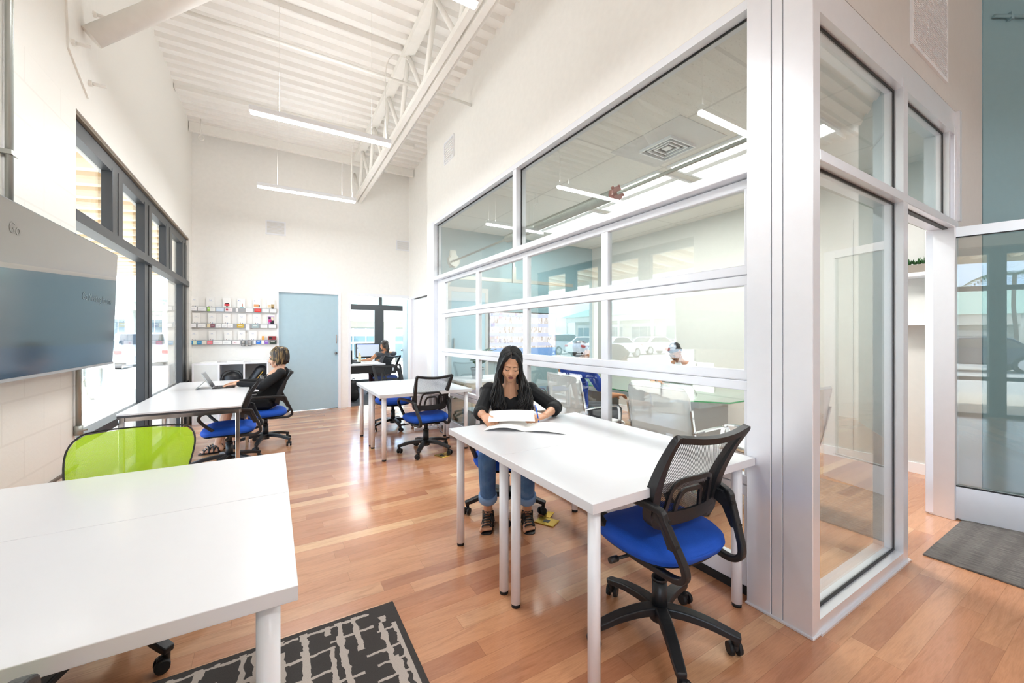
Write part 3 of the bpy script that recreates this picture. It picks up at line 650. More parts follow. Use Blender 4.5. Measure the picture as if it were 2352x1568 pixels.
# ================================================================ tables
def table(x0, x1, y0, y1, h, label, group, r=.0242, ins=.058):
    t = thing('table', label, 'table', ((x0 + x1) / 2, (y0 + y1) / 2, 0), 0, group); hx = (x1 - x0) / 2; hy = (y1 - y0) / 2
    MB().box((-hx, -hy, h - .036), (hx, hy, h), bev=.002, seg=2).build('tabletop', table_white, t)
    for sx in (-1, 1):
        for sy in (-1, 1):
            x, y = sx * (hx - ins), sy * (hy - ins)
            lg = MB().cyl((x, y, .018), (x, y, h - .036), r, seg=28).build('leg', leg_white, t)
            MB().cyl((x, y, 0), (x, y, .018), r * .92, seg=20).build('foot_cap', rubber, lg)
    return t
G1 = 'paired white tables by the glass partition'
table(.975, 2.035, 1.745, 2.42, .74, 'white table the reading woman leans on, far one of the near pair', G1)
table(.975, 2.035, 1.065, 1.742, .74, 'white table with the empty blue chair tucked under it', G1)
table(.96, 2.03, 4.98, 5.66, .715, 'white table beyond, its far side facing the open doorway', 'paired white tables near the back')
table(.96, 2.03, 4.30, 4.977, .715, 'white table with a mesh chair on its near side, at the back right', 'paired white tables near the back')
table(-1.02, .052, 1.76, 2.37, .74, 'white table at bottom left, the half beside the lime chair', 'paired white tables in the left foreground')
table(-1.02, .052, 1.087, 1.757, .74, 'white table at bottom left, the half nearest the camera', 'paired white tables in the left foreground', r=.026, ins=.062)
dark_edge = mat('dark_edge_band', '3E4045', .4)
def steel_desk(x0, x1, y0, y1, label):
    t = thing('desk', label, 'desk', ((x0 + x1) / 2, (y0 + y1) / 2, 0), 0, 'steel framed desks by the window'); hx = (x1 - x0) / 2; hy = (y1 - y0) / 2
    MB().box((-hx, -hy, .728), (hx, hy, .742), bev=.002, seg=1).build('desktop', table_white, t)
    MB().box((-hx + .002, -hy + .002, .712), (hx - .002, hy - .002, .728)).build('edge_band', dark_edge, t)
    b = MB()
    for s in (-1, 1): b.box((-hx, s * (hy - .03) - .015, .68), (hx, s * (hy - .03) + .015, .712)); b.box((s * (hx - .03) - .015, -hy, .68), (s * (hx - .03) + .015, hy, .712))
    b.build('frame', chrome, t)
    for sx in (-1, 1):
        for sy in (-1, 1): MB().box((sx * (hx - .025) - .016, sy * (hy - .025) - .016, 0), (sx * (hx - .025) + .016, sy * (hy - .025) + .016, .70), bev=.004, seg=1).build('leg', chrome, t)
steel_desk(-1.02, -.235, 4.135, 5.57, 'white desk with chrome legs under the left window, nearer one')
steel_desk(-1.02, -.235, 5.575, 6.55, 'white desk with chrome frame holding the laptop')

# ================================================================ swivel chairs
def castor(parent, x, y, a, m=blk):
    c, s_ = math.cos(a), math.sin(a); b = MB(); b.cyl((x, y, .05), (x, y, .085), .013, seg=10)
    M = T(x, y, 0) @ Matrix.Rotation(a, 4, 'Z'); b.box((-.030, -.010, .028), (.012, .010, .062), M=M, bev=.006, seg=1)
    ob = b.build('castor', m, parent); b = MB()
    for s in (-1, 1):
        p = M @ Vector((-.014, s * .010, .027)); q = M @ Vector((-.014, s * .027, .027)); b.cyl(p, q, .027, .024, seg=20)
    b.build('wheel', rubber, ob)
def star_base(t, m=blk, R=.30, phase=.3, hub=.1):
    b = MB(); b.cyl((0, 0, .075), (0, 0, .145), .045, .034, seg=20)
    for k in range(5):
        a = phase + 2 * PI * k / 5; d = Vector((math.cos(a), math.sin(a), 0))
        pts = [d * .02 + Vector((0, 0, .122)), d * .10 + Vector((0, 0, .125)), d * .20 + Vector((0, 0, .112)), d * (R - .02) + Vector((0, 0, .090)), d * (R + .018) + Vector((0, 0, .082))]
        b.tube(smoothpath(pts, 4), [1.0 - .35 * i / 16 for i in range(17)], sq=(.058, .040), up=(0, 0, 1))
    ob = b.build('star_base', m, t); bv = ob.modifiers.new('b', 'BEVEL'); bv.width = .006; bv.segments = 2; bv.limit_method = 'ANGLE'
    for k in range(5):
        a = phase + 2 * PI * k / 5; castor(t, R * math.cos(a), R * math.sin(a), a + 1.1 + k, m)
def seat_pad(w, d, z, th, m, t, name='seat'):
    b = MB(); n = 20; E_ = 3.4
    def se(u, v, sx, sy):
        a = 2 * PI * u; c, s = math.cos(a), math.sin(a); return (sx * math.copysign(abs(c) ** (2 / E_), c), sy * math.copysign(abs(s) ** (2 / E_), s))
    prof = [(0, 0), (.80, 0), (.95, .1), (1.0, .38), (.985, .66), (.9, .9), (.6, 1.02), (.25, 1.0), (0, .99)]
    def fn(u, v):
        i = v * (len(prof) - 1); k = min(int(i), len(prof) - 2); f = i - k; r = prof[k][0] * (1 - f) + prof[k + 1][0] * f; hz = prof[k][1] * (1 - f) + prof[k + 1][1] * f
        x, y = se(u, v, w / 2, d / 2); x *= r; y *= r
        dz = -.035 * max(0, (-y / d * 2 - .55)) - .012 * (1 - abs(x) / w * 2) * (hz > .5)
        return (x * (1 - .10 * max(0, y / d * 2)), y, z + hz * th + dz)
    b.grid(fn, 48, 24); bmesh.ops.remove_doubles(b.bm, verts=b.bm.verts, dist=1e-4); return b.build(name, m, t)
def mesh_chair(label, group=None, lift=0.0, back='black', loc=(0, 0, 0), rz=0, phase=.3):
    t = thing('office_chair', label, 'chair', loc, rz, group); L = lift
    star_base(t, phase=phase)
    b = MB(); b.cyl((0, 0, .12), (0, 0, .255), .034, .031, seg=24); b.cyl((0, 0, .25), (0, 0, .262), .034, .034, seg=24); b.cyl((0, 0, .255), (0, 0, .345 + L), .0235, seg=20); b.build('gas_column', blk, t)
    b = MB(); b.box((-.09, -.08, .335 + L), (.09, .11, .372 + L), bev=.01); b.cyl((.1, .02, .35 + L), (.27, .0, .345 + L), .007, seg=8); b.cyl((.25, 0, .345 + L), (.29, 0, .345 + L), .013, seg=8); b.cyl((-.15, -.02, .30 + L), (-.15, -.02, .345 + L), .03, seg=12); b.build('tilt_mechanism', blk, t)
    seat_pad(.49, .46, .37 + L, .085, blue_fab if back != 'lime' else blk_fab, t)
    seat_pad(.44, .41, .358 + L, .02, blk, t, 'seat_pan')
    # back frame: curved and flaring upwards
    def bp(x, z): return Vector((x, .128 + .160 * max(0, (z - .515) / .365) ** 1.7 - .5 * x * x, z + L + .35 * x * x))
    if back == 'lime': out = [(-.12, .56), (-.185, .60), (-.215, .70), (-.228, .80), (-.205, .86), (-.15, .885), (0, .895), (.15, .885), (.205, .86), (.228, .80), (.215, .70), (.185, .60), (.12, .56), (0, .553)]
    else: out = [(-.15, .515), (-.18, .55), (-.188, .66), (-.198, .78), (-.206, .872), (-.18, .882), (-.1, .879), (0, .877), (.1, .879), (.18, .882), (.206, .872), (.198, .78), (.188, .66), (.18, .55), (.15, .515), (0, .512)]
    pts = smoothpath([bp(x, z) for x, z in out], 5, True)
    b = MB()
    if back == 'lime': b.tube(pts, .0038, seg=10, closed=True)
    else: b.tube(pts, [1.0 + .75 * max(0, min(1, (.86 + L - p.z) / .22)) * (abs(p.x) > .12) for p in pts], closed=True, sq=(.024, .026), up=(0, -1, 0.2))
    fr = b.build('back_frame', blk, t)
    b = MB()
    def fn(u, v):
        z0, z1 = (.555, .893) if back == 'lime' else (.518, .878); z = z0 + (z1 - z0) * v
        def hw(z):
            px = [(a, c) for a, c in out if a > 0]; px.sort(key=lambda q: q[1])
            if back == 'lime': px = [(.0, .553), (.12, .56), (.185, .60), (.215, .70), (.228, .80), (.205, .86), (.15, .885), (0, .896)]
            else: px = [(.15, .512), (.18, .55), (.188, .66), (.198, .78), (.205, .876), (.205, .9)]
            for (a, c), (d, e) in zip(px, px[1:]):
                if c <= z <= e: return a + (d - a) * (z - c) / max(1e-6, e - c)
            return px[-1][0]
        return bp((u * 2 - 1) * hw(z), z)
    b.grid(fn, 12, 14); b.build('back_mesh', lime_net if back == 'lime' else blk_net, t)
    b = MB()
    if back != 'lime':
        for hw_, zt in ((.115, .695), (.068, .645)):
            ar = [bp(-hw_ * 1.15, .52), bp(-hw_, zt - .045), bp(-hw_ * .72, zt), bp(0, zt + .006), bp(hw_ * .72, zt), bp(hw_, zt - .045), bp(hw_ * 1.15, .52)]
            b.tube([p + Vector((0, .012, 0)) for p in smoothpath(ar, 5)], 1, sq=(.018, .010), up=(0, 1, 0))
        b.tube([bp(x / 10 * .19, .535) + Vector((0, .018, 0)) for x in range(-10, 11)], 1, sq=(.012, .05), up=(0, 0, 1))
    else: b.tube([bp(0, .60) + Vector((0, .03, 0)), bp(0, .50) + Vector((0, .03, 0)), Vector((0, .15, .37 + L))], 1, sq=(.06, .02), up=(0, 1, 0)); b.tube([bp(x / 10 * .19, .64) + Vector((0, .02, 0)) for x in range(-10, 11)], 1, sq=(.012, .04), up=(0, 0, 1))
    b.build('lumbar_frame', blk, t)
    for s in (-1, 1):
        P_ = [(.208, .185, .605), (.235, .08, .618), (.25, -.05, .62), (.255, -.16, .61), (.252, -.215, .575), (.24, -.20, .52), (.215, -.10, .42), (.19, .02, .362), (.175, .14, .352), (.165, .225, .350), (.166, .268, .375), (.172, .268, .42), (.188, .235, .50), (.202, .205, .57)]
        b = MB(); b.tube(smoothpath([(s * x, y, z + L) for x, y, z in P_], 5, True), 1, closed=True, sq=(.026, .030) , up=(1, 0, 0)); arm = b.build('armrest', blk, t)
        bv = arm.modifiers.new('b', 'BEVEL'); bv.width = .006; bv.segments = 2; bv.limit_method = 'ANGLE'
        b = MB(); b.prism([(.04, .615), (.175, .608), (.205, .56), (.24, .47), (.215, .47), (.175, .545)], .018, Matrix(((0, 0, 1, s * .19 - .009), (1, 0, 0, 0), (0, 1, 0, L), (0, 0, 0, 1)))); b.build('arm_web', blk, arm)
        for yy, zz in ((.236, .49), (.203, .57)): MB().cyl((s * .19, yy + .010, zz + L), (s * .19, yy + .019, zz + L), .008, seg=10).build('bolt', rubber, arm)
    return t
CH = 'blue seat mesh back office chairs'
ch0 = mesh_chair('black mesh office chair with blue seat in the right foreground, seen from behind', CH, .065, loc=(1.485, 1.19, 0), rz=PI + math.radians(-3), phase=PI + .35)
ch1 = mesh_chair('black mesh office chair with blue seat under the reading woman', CH, 0.0, loc=(1.55, 2.68, 0), rz=math.radians(-30), phase=-.33)
dup(ch1, (1.52, 4.47, 0), PI + .05, 'blue seat mesh chair at the near side of the back table', CH)
dup(ch1, (1.50, 5.88, 0), .1, 'blue seat mesh chair behind the back table, facing the camera', CH)
dup(ch1, (-.38, 4.95, 0), -PI / 2, 'blue seat mesh chair pushed in at the nearer chrome leg desk', CH)
dup(ch1, (-.08, 5.75, 0), -PI / 2 + .05, 'blue seat mesh chair under the woman at the laptop', CH)
dup(ch1, (2.17, 9.15, 0), math.radians(202), 'dark mesh chair under the woman in the office beyond the doorway', CH)
lime0 = mesh_chair('lime green mesh chair behind the left foreground table', 'lime mesh chairs', 0.0, 'lime', loc=(-.57, 2.31, 0), rz=-.05, phase=-.78)
mesh_chair('lime mesh chair whose black arm shows at the bottom left corner', 'lime mesh chairs', .15, 'lime', loc=(-.62, .815, 0), rz=PI)

# white leather meeting chairs
def leather_chair(label, loc, rz):
    t = thing('leather_chair', label, 'chair', loc, rz, 'white leather chairs round the glass table')
    star_base(t, chrome, .30, .2); MB().cyl((0, 0, .12), (0, 0, .40), .025, seg=16).build('gas_column', chrome, t)
    pr = smoothpath([(0, -.27, .44), (0, -.22, .47), (0, 0, .465), (0, .17, .45), (0, .235, .49), (0, .27, .62), (0, .30, .80), (0, .33, .96), (0, .345, .99)], 6)
    b = MB(); n = len(pr)
    def fn(u, v):
        i = v * (n - 1); k = min(int(i), n - 2); p = pr[k].lerp(pr[k + 1], i - k); x = (u * 2 - 1) * .27 * (1 - .12 * max(0, v - .85) / .15 * abs(u * 2 - 1)); rb = .0035 * abs(math.sin(v * 34)); return (x, p.y + rb * (v > .4), p.z + rb * (v <= .4))
    b.grid(fn, 12, 80, th=.022); b.build('padded_shell', leather_w, t)
    t.scale = (1, 1, .95)
    for s in (-1, 1):
        f = MB().tube(smoothpath([(s * .285, .31, .84), (s * .285, .235, .50), (s * .285, .17, .44), (s * .285, -.24, .455)], 6), 1, sq=(.022, .014)).build('side_frame', chrome, t)
        MB().tube(smoothpath([(s * .285, .285, .66), (s * .30, .15, .67), (s * .305, -.10, .665), (s * .30, -.17, .62), (s * .285, -.19, .46)], 6), 1, sq=(.03, .012)).build('armrest', chrome, t)
    return t
lc = leather_chair('white leather chair with its back to the glass, nearest the corner post', (2.88, 2.10, 0), PI / 2 + .06)
LG = 'white leather chairs round the glass table'
dup(lc, (2.86, 3.22, 0), PI / 2, 'white leather chair under the man in blue', LG)
dup(lc, (2.95, 4.15, 0), PI / 2 - .2, 'white leather chair beyond the man in blue', LG)
dup(lc, (3.42, 1.70, 0), PI * .98, 'white leather chair at the near end of the glass table', LG)
dup(lc, (5.0, 3.6, 0), -PI / 2, 'white leather chair on the far side of the glass table', LG)
# glass meeting table
t = thing('meeting_table', 'glass-topped meeting table with green edges behind the partition', 'table', (3.95, 3.35, 0))
pr = [(-.65, -1.05), (-.45, -1.3), (.45, -1.3), (.65, -1.05), (.65, 1.05), (.45, 1.3), (-.45, 1.3), (-.65, 1.05)]
MB().prism(pr, .012, T(0, 0, .732)).build('glass_top', glass_g, t)
b = MB(); b.tube([(x, y, .738) for x, y in pr], 1, closed=True, sq=(.003, .012), up=(0, 0, 1)); b.build('glass_edge', green_edge, t)
b = MB(); b.box((-.45, -1.0, .64), (.45, 1.0, .715)); b.build('frame', mat('grey_frame', 'A9AEB0', .4, .3), t)
for y in (-.8, .8): MB().box((-.3, y - .04, 0), (.3, y + .04, .64)).build('leg', mat('grey_frame', '', .4), t)

# ================================================================ people
def hull(bm, pts):
    vs = [bm.verts.new(p) for p in pts]
    r = bmesh.ops.convex_hull(bm, input=vs)
    kill = [v for v in r['geom_interior'] if isinstance(v, bmesh.types.BMVert)] + [v for v in r['geom_unused'] if isinstance(v, bmesh.types.BMVert)]
    if kill: bmesh.ops.delete(bm, geom=list(set(kill)), context='VERTS')
_t = bmesh.new(); bmesh.ops.create_icosphere(_t, subdivisions=2, radius=1); ICO = [v.co.copy() for v in _t.verts]; _t.free()
def blob(prims, voxel, smooth=3):
    bm = bmesh.new()
    for p in prims:
        if p[0] == 'c':
            a, b = Vector(p[1]), Vector(p[2]); hull(bm, [a + q * p[3] for q in ICO] + [b + q * p[4] for q in ICO])
        elif p[0] == 'e':
            M = p[3] if len(p) > 3 else Matrix.Identity(3); c = Vector(p[1]); hull(bm, [c + M @ Vector((q.x * p[2][0], q.y * p[2][1], q.z * p[2][2])) for q in ICO])
    me = bpy.data.meshes.new('blob'); bm.to_mesh(me); bm.free()
    ob = bpy.data.objects.new('blob', me); COL.objects.link(ob)
    r = ob.modifiers.new('r', 'REMESH'); r.mode = 'VOXEL'; r.voxel_size = voxel; r.use_smooth_shade = True
    s = ob.modifiers.new('s', 'SMOOTH'); s.factor = .5; s.iterations = smooth
    bpy.context.view_layer.update(); dg = bpy.context.evaluated_depsgraph_get()
    m2 = bpy.data.meshes.new_from_object(ob.evaluated_get(dg)); bpy.data.objects.remove(ob); bpy.data.meshes.remove(me)
    return m2
def load(mbd, me, mi=0, M=None):
    n0 = len(mbd.bm.verts); f0 = len(mbd.bm.faces); mbd.bm.from_mesh(me); mbd.bm.verts.ensure_lookup_table(); mbd.bm.faces.ensure_lookup_table()
    for f in mbd.bm.faces[f0:]: f.material_index = mi; f.smooth = True
    bpy.data.meshes.remove(me)
def XF(M, prims):
    o = []; R3 = M.to_3x3()
    for p in prims:
        if p[0] == 'c': o.append(('c', M @ Vector(p[1]), M @ Vector(p[2]), p[3], p[4]))
        else: o.append(('e', M @ Vector(p[1]), p[2], R3 @ (p[3] if len(p) > 3 else Matrix.Identity(3))))
    return o
HEAD = [('e', (0, .018, .03), (.072, .09, .084)), ('e', (0, -.022, -.02), (.060, .062, .088)), ('c', (-.044, -.005, -.055), (-.008, -.066, -.096), .026, .018), ('c', (.044, -.005, -.055), (.008, -.066, -.096), .026, .018),
        ('e', (0, -.074, -.098), (.019, .014, .016)), ('e', (-.035, -.055, -.032), (.027, .026, .026)), ('e', (.035, -.055, -.032), (.027, .026, .026)),
        ('c', (0, -.082, .006), (0, -.102, -.032), .0075, .0112), ('c', (-.014, -.078, -.02), (-.030, -.066, -.05), .014, .018), ('c', (.014, -.078, -.02), (.030, -.066, -.05), .014, .018), ('e', (0, -.072, -.07), (.034, .020, .026)), ('e', (-.011, -.095, -.036), (.0085, .009, .0075)), ('e', (.011, -.095, -.036), (.0085, .009, .0075)),
        ('c', (-.034, -.070, .021), (.034, -.070, .021), .011, .011), ('e', (-.031, -.0725, -.001), (.0155, .0125, .0115)), ('e', (.031, -.0725, -.001), (.0155, .0125, .0115)),
        ('e', (0, -.084, -.064), (.024, .010, .014)), ('e', (-.0735, .012, -.012), (.008, .017, .030)), ('e', (.0735, .012, -.012), (.008, .017, .030))]
def hand(Wp, d, n, side, curl=.5, spread=.12):
    """wrist, pointing direction, palm normal, thumb side (+1/-1)"""
    Wp = Vector(Wp); d = Vector(d).normalized(); n = Vector(n); n = (n - d * n.dot(d)).normalized(); s = d.cross(n) * side; P = []
    knu = [(.026, .088, .042, .026, .021, .0088), (.008, .092, .046, .029, .022, .0090), (-.011, .088, .042, .027, .021, .0085), (-.028, .078, .033, .021, .018, .0075)]
    for k, (sx, ln, a, b_, c, r) in enumerate(knu):
        base = Wp + s * sx * .5 + d * .012; kn = Wp + s * sx + d * ln; P.append(('c', base, kn, .0145, .0105))
        ang = curl * (1 + .12 * k); p = kn; dr = (d + s * (sx * 1.5 * spread * 8)).normalized()
        for j, L_ in enumerate((a, b_, c)):
            an = ang * (0.55 + .55 * j); v = dr * math.cos(an) + n * math.sin(an); q = p + v * L_; P.append(('c', p, q, r * (1 - .07 * j), r * (.93 - .09 * j))); p = q
    b0 = Wp + s * .018 + d * .018; b1 = Wp + s * .046 + d * .052 + n * .016; b2 = b1 + (d * .8 + s * .18 + n * .45).normalized() * .034; b3 = b2 + (d * .9 - s * .15 + n * .4).normalized() * .027
    P += [('c', b0, b1, .014, .0115), ('c', b1, b2, .0105, .0095), ('c', b2, b3, .0095, .0075)]
    return P, b3
def foot(ank, d, r=.036):
    ank = Vector(ank); d = Vector(d).normalized(); s = d.cross(Vector((0, 0, 1))); z0 = Vector((ank.x, ank.y, 0)); P = [('c', ank, z0 - d * .035 + Vector((0, 0, .045)), r, .032)]
    P += [('c', z0 - d * .03 + Vector((0, 0, .038)), z0 + d * .10 + Vector((0, 0, .035)) + s * .012, .032, .024), ('c', z0 - d * .02 + Vector((0, 0, .035)), z0 + d * .10 + Vector((0, 0, .030)) - s * .016, .030, .022)]
    for k in range(5): sx = .030 - .0145 * k; P.append(('c', z0 + d * .10 + s * sx + Vector((0, 0, .028)), z0 + d * (.155 - .006 * k if k else .16) + s * sx * 1.15 + Vector((0, 0, .022)), .012, .0095 if k else .012))
    return P
def figure(label, loc, rz, J, sk, topm, botm, voxel=.006, hair='short', hairm=None, face=True, sleeves='long', legs='trousers', shoe=None, curl=.5, neck_low=False, det=1.0):
    t = thing('person', label, 'person', loc, rz)
    V = {k: Vector(v) for k, v in J.items() if k not in ('pitch', 'yaw', 'roll')}
    Mh = Matrix.Translation(V['head']) @ Matrix.Rotation(J.get('yaw', 0), 4, 'Z') @ Matrix.Rotation(J.get('roll', 0), 4, 'Y') @ Matrix.Rotation(J.get('pitch', 0), 4, 'X')
    ch, pv, nk = V['chest'], V['pelvis'], V['neck']
    B = XF(Mh, HEAD) + [('c', Mh @ Vector((0, .02, -.05)), nk, .043, .052), ('c', nk, ch + Vector((0, 0, .05)), .055, .09), ('e', ch, (.125, .085, .12)), ('c', ch, pv, .10, .12), ('e', pv, (.155, .12, .10))]
    tips = []
    for S_ in ('L', 'R'):
        sh, el, wr, kn, an = V['sh' + S_], V['el' + S_], V['wr' + S_], V['kn' + S_], V['an' + S_]; hp = pv + Vector((.085 * (-1 if S_ == 'L' else 1), -.01, -.01))
        B += [('c', nk + Vector((0, .01, -.02)), sh, .045, .042), ('c', sh, el, .042, .034), ('c', el, el.lerp(wr, .35), .034, .034), ('c', el.lerp(wr, .35), wr, .034, .022), ('c', hp, kn, .078, .052), ('c', kn, kn.lerp(an, .35), .050, .050), ('c', kn.lerp(an, .35), an, .050, .030)]
        hd = V.get('hd' + S_, wr - el); hn = V.get('hn' + S_, Vector((0, 0, -1))); hp_, tp = hand(wr, hd, hn, 1 if S_ == 'L' else -1, curl); B += hp_; tips.append(tp)
        B += foot(an, V.get('ft' + S_, Vector((0, -1, 0))))
    b = MB(); load(b, blob(B, voxel, 5), 0)
    mats = [sk, lips, brow, white_fab]
    if face:
        def hp3(p): return Mh @ Vector(p)
        R3 = Mh.to_3x3().to_4x4()
        b.sph(hp3((0, -.0930, -.0600)), (.0210, .0064, .0044), 1, 14, R3); b.sph(hp3((0, -.0925, -.0675)), (.0176, .0072, .0056), 1, 14, R3)
        for s in (-1, 1):
            b.tube([hp3((s * x, y, z)) for x, y, z in ((.012, -.0850, .0165), (.023, -.0850, .0215), (.035, -.0815, .0225), (.045, -.0735, .018))], [.0016, .0023, .0020, .0009], seg=6, mi=2)
            b.tube([hp3((s * x, y, z)) for x, y, z in ((.0165, -.0815, -.0062), (.024, -.0850, -.0095), (.033, -.0850, -.0100), (.041, -.0800, -.0075), (.0465, -.0735, -.0035))], [.0012, .0022, .0025, .0023, .0010], seg=6, mi=2)
    b.build('body', mats, t, recalc=False)
    # clothing
    C = [('e', ch, (.148, .105, .125)), ('c', ch + Vector((0, .01, -.03)), pv + Vector((0, .0, .03)), .118, .135), ('e', pv + Vector((0, 0, .02)), (.172, .135, .095)), ('c', V['shL'], V['shR'], .052, .052), ('e', ch + Vector((0, .02, .06)), (.14, .08, .07))]
    if not neck_low: C.append(('c', nk + Vector((0, .015, -.035)), ch, .07, .10))
    if det: C += [('e', ch + Vector((s * .062, -.068, -.005)), (.058, .052, .058)) for s in (-1, 1)] if det > .5 else []
    for S_ in ('L', 'R'):
        sh, el, wr = V['sh' + S_], V['el' + S_], V['wr' + S_]
        if sleeves == 'none': C.append(('e', sh, (.05, .055, .05)))
        else:
            C += [('e', sh + Vector((0, 0, .008)), (.062, .06, .058)), ('c', sh, el if sleeves != 'short' else sh.lerp(el, .6), .053, .055)]
            if sleeves == 'long': C += [('c', el, wr.lerp(el, .06), .047, .032)]
            if sleeves == 'rolled': C += [('c', el, el.lerp(wr, .18), .055, .050), ('c', el.lerp(wr, .17), el.lerp(wr, .25), .056, .055)]
    me = blob(C, voxel * 1.1, 4); b = MB(); load(b, me); b.build('top', topm, t, recalc=False)
    D = [('e', pv + Vector((0, 0, -.01)), (.168, .132, .085))]
    for S_ in ('L', 'R'):
        kn, an = V['kn' + S_], V['an' + S_]; hp = pv + Vector((.085 * (-1 if S_ == 'L' else 1), -.01, -.01))
        D.append(('c', hp, kn, .092, .066 if legs != 'skirt' else .068))
        if legs in ('trousers', 'cuffed'): e = .97 if legs == 'trousers' else .74; D += [('c', kn, kn.lerp(an, e), .066, .055)]
    if legs == 'skirt': D.append(('c', V['knL'].lerp(pv, .25), V['knR'].lerp(pv, .25), .085, .085))
    me = blob(D, voxel * 1.1, 3); b = MB(); load(b, me)
    if legs == 'cuffed':
        rnd = random.Random(3)
        for S_ in ('L', 'R'):
            kn, an = V['kn' + S_], V['an' + S_]; p = kn.lerp(an, .68); q = kn.lerp(an, .80); b.tube([p, p.lerp(q, .15), q.lerp(p, .15), q], [.060, .066, .066, .061], seg=24, mi=1)
    ob = b.build('trousers' if legs != 'skirt' else 'skirt', [botm, denim_l], t, recalc=False)
    if shoe:
        for S_ in ('L', 'R'):
            an = V['an' + S_]; d = V.get('ft' + S_, Vector((0, -1, 0))).normalized(); s = d.cross(Vector((0, 0, 1))); z0 = Vector((an.x, an.y, 0)); b = MB()
            b.tube(smoothpath([z0 - d * .07, z0 + d * .0, z0 + d * .09, z0 + d * .17], 4), [.8, .85, .85, .85, .9, .95, 1, 1.05, 1.1, 1.15, 1.1, .95, .6], sq=(.074, .018), up=(0, 0, 1))
            for k in range(7):
                u = .13 - k * .022; h = .048 + .018 * k * (k < 4) + .016 * max(0, 3 - k) * 0; h = min(.085, .046 + .009 * k)
                b.tube([z0 + d * (u + .006 * (-1) ** k) + s * .040 + Vector((0, 0, .012)), z0 + d * u + s * .022 + Vector((0, 0, h)), z0 + d * (u - .012) - s * .022 + Vector((0, 0, h)), z0 + d * (u - .014 * (-1) ** k) - s * .042 + Vector((0, 0, .012))], .0068, seg=6)
            b.tube([z0 + s * .04 - d * .03 + Vector((0, 0, .02)), an + s * .036 + d * .01, an + d * .04, an - s * .036 + d * .01, z0 - s * .04 - d * .03 + Vector((0, 0, .02))], .005, seg=6)
            b.build('sandal', shoe, t)
    H = MB(); hp3 = lambda p: Mh @ Vector(p); rnd = random.Random(11)
    if hair == 'long':
        cap = [('e', (0, .030, .048), (.082, .094, .084)), ('e', (0, .06, -.02), (.078, .062, .10))]
        for q in (-1, 1): cap += [('c', (q * .012, -.030, .108), (q * .052, -.044, .075), .016, .017), ('c', (q * .052, -.044, .075), (q * .072, -.036, .015), .017, .014), ('c', (q * .072, -.036, .015), (q * .080, -.020, -.09), .014, .020)]
        bodyh = [('c', hp3((-.088, -.005, -.09)), (V['head'] + Vector((-.105, -.03, -.20))), .030, .040), ('c', hp3((.088, -.005, -.09)), (V['head'] + Vector((.095, -.02, -.20))), .028, .038),
                 ('c', V['head'] + Vector((-.105, -.03, -.20)), V['head'] + Vector((-.10, -.075, -.30)), .042, .036), ('c', V['head'] + Vector((.095, -.02, -.20)), V['head'] + Vector((.105, -.075, -.31)), .036, .028), ('e', V['head'] + Vector((0, .09, -.14)), (.10, .05, .14))]
        load(H, blob(XF(Mh, cap) + bodyh, .006, 8))
        hd = V['head']
        for s in (-1, 1):
            for k in range(170):
                fi = rnd.uniform(-.95, 1.0); q_ = math.cos(fi); oy_ = math.sin(fi); tier = rnd.uniform(.985, 1.03); grp = int((fi + 1) * 3.4); ph = grp * 1.9 + rnd.uniform(-.5, .5) + s; amp = rnd.uniform(.008, .020)
                pts = []
                for th in (.05, .4, .8, 1.2, 1.55): pts.append(hp3((s * .085 * tier * q_ * math.sin(th) - .010 * math.cos(th) * (fi < 0), .030 + .097 * tier * oy_ + .012 * math.sin(th) * (fi < -.3), .048 + .087 * tier * q_ * math.cos(th) * 1.0)))
                ox = rnd.uniform(-.030, .036); oy = oy_ * .035 + rnd.uniform(-.018, .012)
                pts.append(hp3((s * (.090 + ox * .25), .0 + oy, -.06))); pts.append(hd + Vector((s * .104 + ox, -.030 + oy, -.17))); pts.append(hd + Vector((s * .104 + ox * 1.3, -.066 + oy * .8, -.25))); pts.append(hd + Vector((s * .098 + ox * 1.5, -.088 + oy * .6, -.325 + rnd.uniform(-.025, .045))))
                pts = smoothpath(pts, 6); n = len(pts); out = []; rr = []
                for i, p in enumerate(pts):
                    w = max(0, i / n - .45) * 1.9; out.append(p + Vector((math.sin(ph + i / n * 21), math.cos(ph + i / n * 21) * .8, 0)) * amp * w); rr.append((.0030 if i < n * .5 else .0042) * (1 - .6 * max(0, i / n - .6) * 2) * (.4 if i == 0 else 1))
                H.tube(out, rr, seg=5)
            for k in range(34):
                j = rnd.uniform(0, .016); pts = [hp3((s * x, y + j, z)) for x, y, z in ((.002, -.050, .118 + j * .3), (.030, -.062, .104 + j * .6), (.058, -.062, .074 + j), (.079, -.052, .018), (.086, -.038, -.04))] + [hp3((s * .088, -.022 + j, -.09)), hd + Vector((s * rnd.uniform(.082, .11), -.035, -.18)), hd + Vector((s * rnd.uniform(.08, .12), -.07, -.26))]
                pts = smoothpath(pts, 6); H.tube(pts, [.0032] * (len(pts) - 4) + [.0026, .002, .0014, .0008], seg=5)
        H.build('hair', hairm, t, recalc=False)
        b = MB(); b.tube([hp3((-.012, -.0765, .082)), hp3((-.013, -.066, .103)), hp3((-.013, -.045, .121))], .0022, seg=6); b.build('hair_parting', mat('parting', 'B79A88', .6), t)
    elif hair == 'bob':
        cap = [('e', (0, .032, .042), (.088, .098, .088)), ('e', (0, -.022, .062), (.070, .052, .040)), ('e', (0, .055, -.03), (.086, .068, .085))]
        load(H, blob(XF(Mh, cap), .006, 2))
